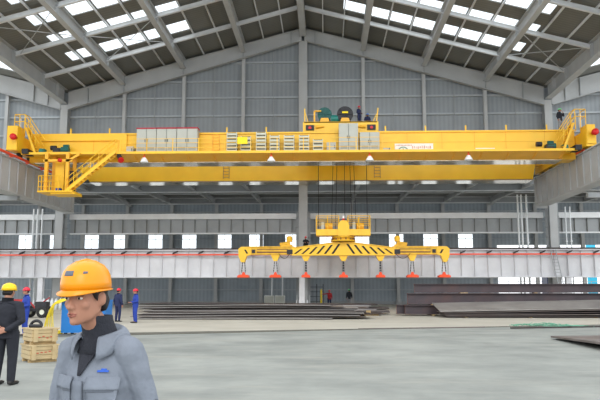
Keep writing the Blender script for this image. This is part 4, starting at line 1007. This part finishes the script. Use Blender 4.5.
def person(name_label, loc, rot, jacket, trousers, hat, H=1.75, pose='stand', head_turn=0., head_tilt=0., fwd=0., wide=1.12, bw=1., voxel=.014, group=None, female=False, sit=False, open_collar=False, lean=0.):
    """local frame: faces -Y, z up, feet at z=0"""
    k = H / 1.75
    root = bpy.data.objects.new('person', None); COL.objects.link(root); root.location = loc; root.rotation_euler = (0, 0, rot)
    root.scale = (k * wide, k * wide, k); tag(root, name_label, 'person', group)
    hip, knee, ank = {}, {}, {}
    sh, el, wr = {}, {}, {}
    for s in (-1, 1):
        hip[s] = V((s * .09, 0, .92)); knee[s] = V((s * .105, -.015, .5)); ank[s] = V((s * .11, .02, .09))
        sh[s] = V((s * .18 * bw, .01, 1.425)); el[s] = V((s * .235 * bw, .035, 1.14)); wr[s] = V((s * .245 * bw, -.03, .9))
    hd = {s: ((0, -.15, -1), (-s, 0, 0), (0, -1, 0)) for s in (-1, 1)}
    if pose == 'walk':
        knee[1] = V((.1, -.13, .52)); ank[1] = V((.1, -.22, .1)); knee[-1] = V((-.1, .04, .5)); ank[-1] = V((-.1, .24, .13))
        el[1] = V((.235 * bw, .07, 1.15)); wr[1] = V((.24 * bw, .04, .91)); el[-1] = V((-.235 * bw, .0, 1.14)); wr[-1] = V((-.235 * bw, -.1, .93))
    if pose == 'back':      # hands clasped behind the back
        for s in (-1, 1):
            el[s] = V((s * .265, .1, 1.13)); wr[s] = V((s * .09, .18, .985 + .01 * s)); hd[s] = ((-s * .95, .1, -.25), (0, -1, -.1), (0, 0, 1))
        knee = {s: V((s * .1, -.01, .5)) for s in (-1, 1)}
    if pose == 'front':     # forearms held forward
        for s in (-1, 1): el[s] = V((s * .24, .02, 1.14)); wr[s] = V((s * .13, -.2, 1.08)); hd[s] = ((-s * .4, -1, .0), (0, 0, -1), (0, 0, 1) if 0 else (-s, 0, .2))
    if pose == 'face':      # one hand raised to the face
        el[1] = V((.2, -.12, 1.2)); wr[1] = V((.08, -.17, 1.42)); hd[1] = ((-.3, .1, 1), (0, 1, 0), (-1, 0, 0))
    if pose == 'reach':
        el[-1] = V((-.42, -.1, 1.38)); wr[-1] = V((-.66, -.16, 1.36)); hd[-1] = ((-1, -.1, 0), (0, 0, -1), (0, -1, 0))
    dz = 0
    if pose == 'squat':     # crouching
        dz = -.62
        for s in (-1, 1):
            hip[s] = V((s * .1, .12, .92)); knee[s] = V((s * .16, -.28, .46 - dz)); ank[s] = V((s * .13, -.02, .09 - dz))
            sh[s] = V((s * .18, -.08, 1.38)); el[s] = V((s * .25, -.3, 1.22)); wr[s] = V((s * .15, -.45, 1.15)); hd[s] = ((-s * .3, -1, -.3), (0, 0, -1), (-s, 0, 0))
    sh_c = (sh[1] + sh[-1]) / 2
    nk = sh_c + V((0, .005, .065)); hc = sh_c + V((0, -.025 - fwd, .225))
    sh = {s: v for s, v in sh.items()}
    # --- body: a single continuous surface
    b = MB()
    def P(v): return V((v.x, v.y, v.z + dz))
    for s in (-1, 1):
        b.limb(P(hip[s]), .075, P(knee[s]), .05); b.limb(P(knee[s]), .05, P(ank[s]), .034); b.limb(P(ank[s]) + V((0, 0, -.03)), .034, P(ank[s]) + V((0, -.15, -.055)), .026)
        b.limb(P(sh[s]), .048, P(el[s]), .037); b.limb(P(el[s]), .037, P(wr[s]), .025)
        hand(b, P(wr[s]), *hd[s], curl=.45)
    pel = (hip[1] + hip[-1]) / 2 + V((0, 0, .04))
    b.limb(P(pel), (.14, .09, .1), P(pel + (sh_c - pel) * .45), (.12, .08, .09)); b.limb(P(pel + (sh_c - pel) * .45), (.12, .08, .09), P(sh_c + V((0, 0, -.08))), (.16, .09, .1))
    b.limb(P(sh_c) + V((0, .01, -.01)), (.09, .055, .04), P(nk), .053)
    b.limb(P(nk) + V((0, .005, -.01)), .053, P(hc) + V((0, .02, -.06)), .05)
    # head pieces, rotated about the head centre
    HR = Matrix.Rotation(head_turn, 4, 'Z') @ Matrix.Rotation(head_tilt, 4, 'X')
    C = P(hc)
    def Q(x, y, z): return C + HR @ V((x, y, z))
    Rm = HR.to_3x3()
    b.ball(Q(0, .015, .045), (.074, .094, .082), n=20, rot=Rm)            # cranium
    b.hull([p for c, r in (((0, -.02, .0), .064), ((0, .02, .01), .066), ((0, -.055, -.088), .023), ((.03, -.02, -.07), .026), ((-.03, -.02, -.07), .026), ((.042, .015, -.05), .022), ((-.042, .015, -.05), .022)) for p in (lambda q: (q.ball(Q(*c), r, n=10), q.v)[1])(MB())])
    b.limb(Q(0, -.083, .005), .009, Q(0, -.104, -.03), .0135); 
    for s in (-1, 1):
        b.ball(Q(s * .012, -.093, -.034), .0095, n=8)                      # nostril wing
        b.limb(Q(s * .012, -.084, .026), .009, Q(s * .045, -.062, .026), .009)   # brow ridge
        b.ball(Q(s * .036, -.052, -.022), (.024, .022, .024), n=12)             # cheekbone
        b.ball(Q(s * .074, .02, -.005), (.011, .02, .032), n=10, rot=Rm @ Matrix.Rotation(-.25 * s, 3, 'Z'))   # ear
    b.limb(Q(-.014, -.085, -.058), .009, Q(.014, -.085, -.058), .009); b.limb(Q(-.012, -.083, -.069), .009, Q(.012, -.083, -.069), .009)
    b.ball(Q(0, -.076, -.092), .018, n=10)
    body = add_mesh(remesh(b, voxel * .8 if voxel > .008 else voxel, 2 if voxel > .008 else 5), 'body', [M_skin], root)
    for s in (-1, 1):
        q = MB(); q.ball(Q(s * .031, -.0735, .004), (.0135, .008, .0065), n=10, rot=Rm); eb = add_mesh(q.mesh('eye', []), 'eye', [M_eyew], body)
        q = MB(); q.ball(Q(s * .031, -.0795, .004), (.0058, .004, .0058), n=10, rot=Rm); add_mesh(q.mesh('iris', []), 'iris', [M_iris], eb)
        q = MB(); q.limb(Q(s * .016, -.092, .024), .003, Q(s * .034, -.088, .029), .0038, n=6); q.limb(Q(s * .034, -.088, .029), .0038, Q(s * .05, -.07, .024), .0025, n=6); add_mesh(q.mesh('eyebrow', []), 'eyebrow', [M_hair], body)
        q = MB(); q.limb(Q(s * .018, -.079, .0115), .0035, Q(s * .032, -.081, .0125), .0035, n=6); q.limb(Q(s * .032, -.081, .0125), .0035, Q(s * .046, -.068, .008), .003, n=6); add_mesh(q.mesh('eyelid', []), 'eyelid', [M_skin], body)
    q = MB(); q.limb(Q(-.02, -.086, -.0605), (.003, .003, .003), Q(0, -.096, -.058), (.005, .005, .004), n=8); q.limb(Q(.02, -.086, -.0605), .003, Q(0, -.096, -.058), (.005, .005, .004), n=8)
    q.limb(Q(-.016, -.087, -.067), .004, Q(0, -.094, -.069), .005, n=8); q.limb(Q(.016, -.087, -.067), .004, Q(0, -.094, -.069), .005, n=8)
    add_mesh(q.mesh('lips', []), 'lips', [M_lips], body)
    # hair
    h = MB(); h.ball(Q(0, .022, .05), (.08, .096, .084), n=20, rot=Rm)
    h.hull([p for c in ((.06, .03, 0), (-.06, .03, 0), (.045, .085, -.015), (-.045, .085, -.015), (.05, .06, -.045), (-.05, .06, -.045), (.04, .04, .05), (-.04, .04, .05)) for p in (lambda q_: (q_.ball(Q(*c), .018, n=8), q_.v)[1])(MB())])
    for s in (-1, 1): h.limb(Q(s * .07, -.022, .04), .01, Q(s * .071, -.012, -.01), .006, n=8)
    hair = remesh(h, .008, 2)
    bmh = bmesh.new(); bmh.from_mesh(hair)        # keep the face clear
    inv = HR.inverted()
    dele = [v for v in bmh.verts if (inv @ (v.co - C)).y < -.035 and (inv @ (v.co - C)).z < .05]
    bmesh.ops.delete(bmh, geom=dele, context='VERTS'); bmh.to_mesh(hair); bmh.free()
    add_mesh(hair, 'hair', [M_hair], body)
    # hard hat
    hh = MB(); n = 32; prof = [(1.0, .0), (.99, .025), (.95, .05), (.87, .072), (.7, .094), (.45, .109), (.2, .115), (0, .117)]
    HC = V((0, .008, .040)); rx, ry = .096, .114
    for off in (0,):
        vv = []
        for r, z in prof:
            for i in range(n):
                t = 2 * math.pi * i / n; vv.append(Q(*(HC + V((rx * r * math.cos(t), ry * r * math.sin(t), z)))))
        hh.add(vv, [(a * n + i, a * n + (i + 1) % n, (a + 1) * n + (i + 1) % n, (a + 1) * n + i) for a in range(len(prof) - 1) for i in range(n)], 0, True)
    hat_o = add_mesh(hh.mesh('hard_hat', []), 'hard_hat', [hat], root)
    sol = hat_o.modifiers.new('thick', 'SOLIDIFY'); sol.thickness = .003; sol.offset = 1
    q = MB(); vv = []
    for r, z in ((1.0, .004), (1.0, -.004), (1.08, -.006)):
        for i in range(n):
            t = 2 * math.pi * i / n; ext = 1.0
            fx = math.cos(t); fy = math.sin(t)
            peak = max(0, -fy) ** 2
            rr = r + (0 if r <= 1.0 else .17 * peak)
            vv.append(Q(*(HC + V((rx * rr * fx, ry * rr * fy, z - (0 if r <= 1 else .016 * peak))))))
    q.add(vv, [(a * n + i, a * n + (i + 1) % n, (a + 1) * n + (i + 1) % n, (a + 1) * n + i) for a in range(2) for i in range(n)], 0, True)
    br = add_mesh(q.mesh('brim', []), 'brim', [hat], hat_o); sol = br.modifiers.new('thick', 'SOLIDIFY'); sol.thickness = .005
    q = MB()
    for xx in (-.028, 0, .028):
        pr_ = []
        for j in range(13):
            a = math.pi * (j / 12); r_ = math.cos(a); z_ = math.sin(a)
            pr_.append(Q(*(HC + V((xx, ry * .93 * r_ * .98, .028 + .093 * z_ - abs(xx) * .25)))))
        q.tube(pr_, .0055, 6)
    add_mesh(q.mesh('crown_ridge', []), 'crown_ridge', [hat], hat_o)
    # --- clothing
    j = MB()
    for s in (-1, 1):
        j.limb(P(sh[s]) + V((-s * .01, 0, -.005)), .066, P(el[s]), .053); j.limb(P(el[s]), .053, P(wr[s]) + (P(el[s]) - P(wr[s])) * .08, .041)
        j.limb(P(sh_c) + V((s * .05, .015, .035)), (.05, .06, .03), P(sh[s]) + V((-s * .015, 0, .002)), .062)
    up = sh_c - pel
    j.limb(P(sh_c) + V((0, .012, 0)), (.1, .065, .05), P(nk) + V((0, .006, -.02)), .064)
    j.limb(P(pel + V((0, -.005, -.13))), (.178 * bw, .128, .03), P(pel), (.172 * bw, .124, .05))
    j.limb(P(pel + V((0, 0, -.06))), (.172 * bw, .122, .05), P(pel + up * .35), (.165 * bw, .118, .08)); j.limb(P(pel + up * .35), (.165 * bw, .118, .08), P(sh_c + V((0, -.01, -.14))), (.188 * bw, .128, .1))
    j.limb(P(sh_c + V((0, -.01, -.14))), (.188 * bw, .128, .1), P(sh_c + V((0, .005, -.03))), (.16 * bw, .09, .05))
    jm = remesh(j, voxel, 4)
    if voxel < .01:         # folds in the cloth
        from mathutils import noise
        for v in jm.vertices:
            nn = noise.noise(V((v.co.x * 9, v.co.y * 9, v.co.z * 5))) * .010 + noise.noise(V((v.co.x * 14 + v.co.z * 12, v.co.y * 14, v.co.z * 16 - v.co.x * 10))) * .006
            v.co += v.normal * nn
    jk = add_mesh(jm, 'jacket', [jacket], root)
    # collar
    if not open_collar:
        q = MB(); n = 20; vv = []
        for r, z in ((.078, -.015), (.072, .045), (.078, .048)):
            for i in range(n): t = 2 * math.pi * i / n; vv.append(P(nk) + V((r * math.cos(t), r * math.sin(t) * .95 - .0, z - .012 * math.sin(t) * -1)))
        q.add(vv, [(a * n + i, a * n + (i + 1) % n, (a + 1) * n + (i + 1) % n, (a + 1) * n + i) for a in range(2) for i in range(n)], 0, True)
        c = add_mesh(q.mesh('collar', []), 'collar', [jacket], jk); sl = c.modifiers.new('t', 'SOLIDIFY'); sl.thickness = .006
    t_ = MB()
    for s in (-1, 1):
        t_.limb(P(hip[s]), .098, P(knee[s]), .07); t_.limb(P(knee[s]), .07, P(ank[s]) + V((0, 0, .0)), .056)
    t_.limb(P(pel + V((0, 0, -.06))), (.155, .112, .08), P(pel + V((0, 0, .08))), (.15, .108, .06))
    add_mesh(remesh(t_, max(voxel, .009), 4), 'trousers', [trousers], root)
    for s in (-1, 1):
        q = MB(); A = P(ank[s]); q.limb(A + V((0, 0, .02)), .05, A + V((0, .01, -.035)), (.045, .05, .05)); q.limb(A + V((0, .015, -.045)), (.042, .05, .04), A + V((0, -.15, -.058)), (.042, .05, .032))
        add_mesh(remesh(q, .009, 3), 'boot', [M_boot], root)
    return root, body, jk, P, nk, sh_c, sh

# foreground man -----------------------------------------------------------
FG = person('foreground man in grey work jacket and orange helmet, looking left', (1.265, 2.88, 0), R(-22), M_jgrey, M_cdark, M_hat_o, 1.672, 'walk', head_turn=R(4), head_tilt=R(4), fwd=.09, wide=1.0, bw=.92, voxel=.0065, open_collar=True)
root, body, jk, P, nk, shc, sh = FG
from mathutils.bvhtree import BVHTree
bv = BVHTree.FromPolygons([v.co.copy() for v in jk.data.vertices], [list(p.vertices) for p in jk.data.polygons])
def onj(x, z, lift=.004, y=-.6):
    h = bv.ray_cast(V((x, y, z)), V((0, 1, 0)))
    return (h[0] + h[1] * lift) if h[0] else None
def grid_patch(xf, zs, nx, lift, mb=None, it=14, fall=-.1):
    """a smooth strip lying on the jacket front; xf(z) gives (x0, x1)"""
    mb = mb or MB(); nz = len(zs); g = []
    for z in zs:
        x0, x1 = xf(z); row = []
        for i in range(nx + 1):
            x = x0 + (x1 - x0) * i / nx; h = bv.ray_cast(V((x, -.6, z)), V((0, 1, 0)))
            row.append([x, (h[0].y if h[0] and h[0].y < 0 else None), z])
        g.append(row)
    for r in g:
        for c in r:
            if c[1] is None: c[1] = fall
    y00 = [[c[1] for c in r] for r in g]
    for _ in range(it):
        o = [[c[1] for c in r] for r in g]
        for a in range(nz):
            for b in range(nx + 1):
                nb = [o[a2][b2] for a2, b2 in ((a - 1, b), (a + 1, b), (a, b - 1), (a, b + 1)) if 0 <= a2 < nz and 0 <= b2 <= nx]
                g[a][b][1] = min(y00[a][b], .5 * o[a][b] + .5 * sum(nb) / len(nb))
    for a in range(nz - 1):
        for b in range(nx):
            c = [g[a][b], g[a][b + 1], g[a + 1][b + 1], g[a + 1][b]]
            mb.add([(p[0], p[1] - lift, p[2]) for p in c], [(0, 1, 2, 3)], 0, True)
    return mb
def ribbon(pts, w, mb, lift=.004):
    x = pts[0][0]; grid_patch(lambda z: (x - w / 2, x + w / 2), [p[1] for p in pts], 2, lift, mb)
def patch(x0, x1, z0, z1, n=6, lift=.006, mb=None):
    return grid_patch(lambda z: (x0, x1), [z0 + (z1 - z0) * i / n for i in range(n + 1)], n, lift, mb)
def part(mb, name, mt, parent, th=.004):
    me_ = mb.mesh(name, [], recalc=False); bw_ = bmesh.new(); bw_.from_mesh(me_); bmesh.ops.remove_doubles(bw_, verts=bw_.verts, dist=1e-5); bmesh.ops.recalc_face_normals(bw_, faces=bw_.faces); bw_.to_mesh(me_); bw_.free()
    o = add_mesh(me_, name, [mt], parent)
    if th: s_ = o.modifiers.new('t', 'SOLIDIFY'); s_.thickness = th; s_.offset = 0
    return o
m = MB(); ribbon([(.0, 1.31 - i * .02) for i in range(20)], .045, m, .006); part(m, 'placket', M_jgrey, jk, .004)
m = MB(); ribbon([(.024, 1.31 - i * .02) for i in range(20)], .004, m, .007); part(m, 'seam_and_crease_shade', M_jgrey2, jk, .003)
for s in (-1, 1):
    m = patch(s * .1 - .06, s * .1 + .06, 1.13, 1.30, 8, .005); part(m, 'chest_pocket', M_jgrey, jk, .004)
    m = patch(s * .1 - .065, s * .1 + .065, 1.275, 1.325, 8, .010); part(m, 'pocket_flap', M_jgrey, jk, .005)
    m = patch(s * .1 - .065, s * .1 + .065, 1.266, 1.276, 8, .009); part(m, 'seam_and_crease_shade', M_jgrey2, jk, .003)  # dark strip under the flap: crease shade put into the colour
m = patch(.07, .115, 1.345, 1.353, 6, .010); patch(.082, .105, 1.353, 1.359, 4, .010, m); part(m, 'blue_logo', M_logo, jk, .002)
# sweater collar and neck
q = MB(); n = 24; vv = []
for r, z in ((.10, -.075), (.082, -.03), (.068, .01), (.064, .06), (.066, .085)):
    for i in range(n):
        t = 2 * math.pi * i / n; vv.append(P(nk) + V((r * math.cos(t), r * math.sin(t) + .002 - max(0, z + .03) * .45, z)))
q.add(vv, [(a * n + i, a * n + (i + 1) % n, (a + 1) * n + (i + 1) % n, (a + 1) * n + i) for a in range(4) for i in range(n)], 0, True)
o = add_mesh(q.mesh('sweater_collar', []), 'sweater_collar', [M_sweat], root); sl = o.modifiers.new('t', 'SOLIDIFY'); sl.thickness = .006
# dark sweater front in the open V
zt_ = P(nk).z - .02
m = grid_patch(lambda z: (-.006 - .38 * (z - (zt_ - .14)), .006 + .38 * (z - (zt_ - .14))), [zt_ - .02 * i for i in range(8)], 8, .014, None, 20, -.075)
part(m, 'sweater_front', M_sweat, root, .004)
# jacket collar, two lapel wings
def clear(p, d):
    q, nrm, _i, _d = bv.find_nearest(p)
    return q + nrm * d if (p - q).dot(nrm) < d else p
for s in (-1, 1):
    m = MB(); rows_ = []
    for k in range(7):
        u = k / 6; row = []
        for i in range(17):
            t = i / 16; a = math.pi / 2 - s * (math.pi * .84) * t
            r = .080 + .010 * t + .040 * math.sin(u * math.pi / 2); zt = .045 - .05 * t ** 1.4
            p = P(nk) + V((r * math.cos(a), r * math.sin(a), zt - (.055 + .04 * t * t) * u ** 1.6 - .0)); row.append(clear(p, .009))
        rows_.append(row)
    inner = [P(nk) + V((.074 * math.cos(math.pi / 2 - s * math.pi * .84 * i / 16), .074 * math.sin(math.pi / 2 - s * math.pi * .84 * i / 16), -.02 - .03 * i / 16)) for i in range(17)]
    rows_.insert(0, inner)
    for _ in range(3):
        for k in range(1, 7):
            for i in range(1, 16): rows_[k][i] = clear((rows_[k][i] * 2 + rows_[k][i - 1] + rows_[k][i + 1]) / 4, .009) if k > 1 else rows_[k][i]
    for k in range(7):
        for i in range(16): m.add([rows_[k][i], rows_[k][i + 1], rows_[k + 1][i + 1], rows_[k + 1][i]], [(0, 1, 2, 3)], 0, True)
    part(m, 'collar', M_jgrey, jk, .004)
# grey sticker on the helmet front handled as a mark of the hat
hat = [c for c in root.children if c.name.startswith('hard_hat')][0]
hb = BVHTree.FromPolygons([v.co.copy() for v in hat.data.vertices], [list(p_.vertices) for p_ in hat.data.polygons])
for (dx, dz_, wd, ht, nme) in ((-.0, -.012, .022, .010, 'front_badge'), (.085, -.012, .016, .006, 'side_mark')):
    m = MB(); C0 = sum((v.co for v in hat.data.vertices), V()) / len(hat.data.vertices); g = []
    for i in range(5):
        row = []
        for k in range(4):
            d = V((dx + (i / 4 - .5) * 2 * wd, -.1, dz_ + (k / 3 - .5) * 2 * ht)); h = hb.ray_cast(C0 + d * 3, -d)
            row.append(h[0] + d.normalized() * .004 if h[0] else None)
        g.append(row)
    for i in range(4):
        for k in range(3):
            q4 = [g[i][k], g[i + 1][k], g[i + 1][k + 1], g[i][k + 1]]
            if all(x is not None for x in q4): m.add(q4, [(0, 1, 2, 3)], 0, True)
    if m.f: part(m, nme, M_jgrey2, hat, .002)

# other people ---------------------------------------------------------------
person('man seen from behind in black with yellow helmet, hands clasped behind', (-3.39, 12.1, 0), R(176), M_cdark, M_cdark, M_hat_y, 1.70, 'back', wide=1.28, voxel=.009)
person('worker in blue overalls and red helmet behind the wooden crates', (-8.82, 25.3, 0), R(-50), M_cblue, M_cblue, M_hat_r, 1.72, 'front', head_turn=R(-20))
person('worker in navy with red helmet, just behind the foreground man', (-9.05, 37.5, 0), R(150), M_cnavy, M_cnavy, M_hat_r, 1.75, 'stand')
person('worker in bright blue overalls and red helmet beside the plate pile', (-7.75, 36.2, 0), R(-60), M_cblue, M_cblue, M_hat_r, 1.72, 'front', wide=1.22)
person('worker in red reaching to the yellow cylinder near the far wall', (2.6, 74, 0), R(10), M_cred, M_cnavy, M_hat_r, 1.76, 'reach', wide=1.15)
person('worker in black coat with pale green helmet near the far wall', (4.7, 74, 0), R(190), M_cdark, M_cgrey, M_hat_g, 1.86, 'stand', wide=1.15)
person('worker in navy with red helmet standing on the crane trolley', (5.2, 58.9, 15.97), R(50), M_cnavy, M_cnavy, M_hat_r, 1.72, 'front', wide=1.15)
person('worker in navy with blue helmet standing farther back on the crane trolley', (6.1, 61.5, 15.97), R(20), M_cnavy, M_cnavy, M_hat_b, 1.70, 'front', wide=1.25)
person('man in dark jacket with pale green helmet standing on the right crane end', (21.98, 57.4, 15.0), R(40), M_cdark, M_cgrey, M_hat_g, 1.88, 'face', wide=1.35)
person('crouching worker with red helmet behind the striped spreader beam', (.33, 65.3, 5.72), R(10), M_cdark, M_cdark, M_hat_r, 1.7, 'squat')

# ================================================================ LIGHT, WORLD, CAMERA
w = bpy.data.worlds.new('overcast'); sc.world = w; w.use_nodes = True
nt = w.node_tree; bg = nt.nodes['Background']
bg.inputs['Color'].default_value = (.94, .97, 1.0, 1); bg.inputs['Strength'].default_value = 1.8
sun = bpy.data.lights.new('sun', 'SUN'); sun.energy = .9; sun.angle = R(30); so = bpy.data.objects.new('sun', sun); COL.objects.link(so)
so.rotation_euler = (R(62), 0, R(8)); so.location = (0, -10, 40)

cam = bpy.data.cameras.new('camera'); cam.sensor_width = 36; cam.lens = 690 / 600 * 36; cam.clip_end = 500; cam.clip_start = .05
co = bpy.data.objects.new('camera', cam); COL.objects.link(co)
co.location = (2.2, 0, 1.6); co.rotation_euler = (R(90) + math.atan(92 / 690), 0, R(2.1)); sc.camera = co
sc.view_settings.view_transform = 'Standard'; sc.view_settings.look = 'None'; sc.view_settings.exposure = 0
sc.cycles.use_denoising = True
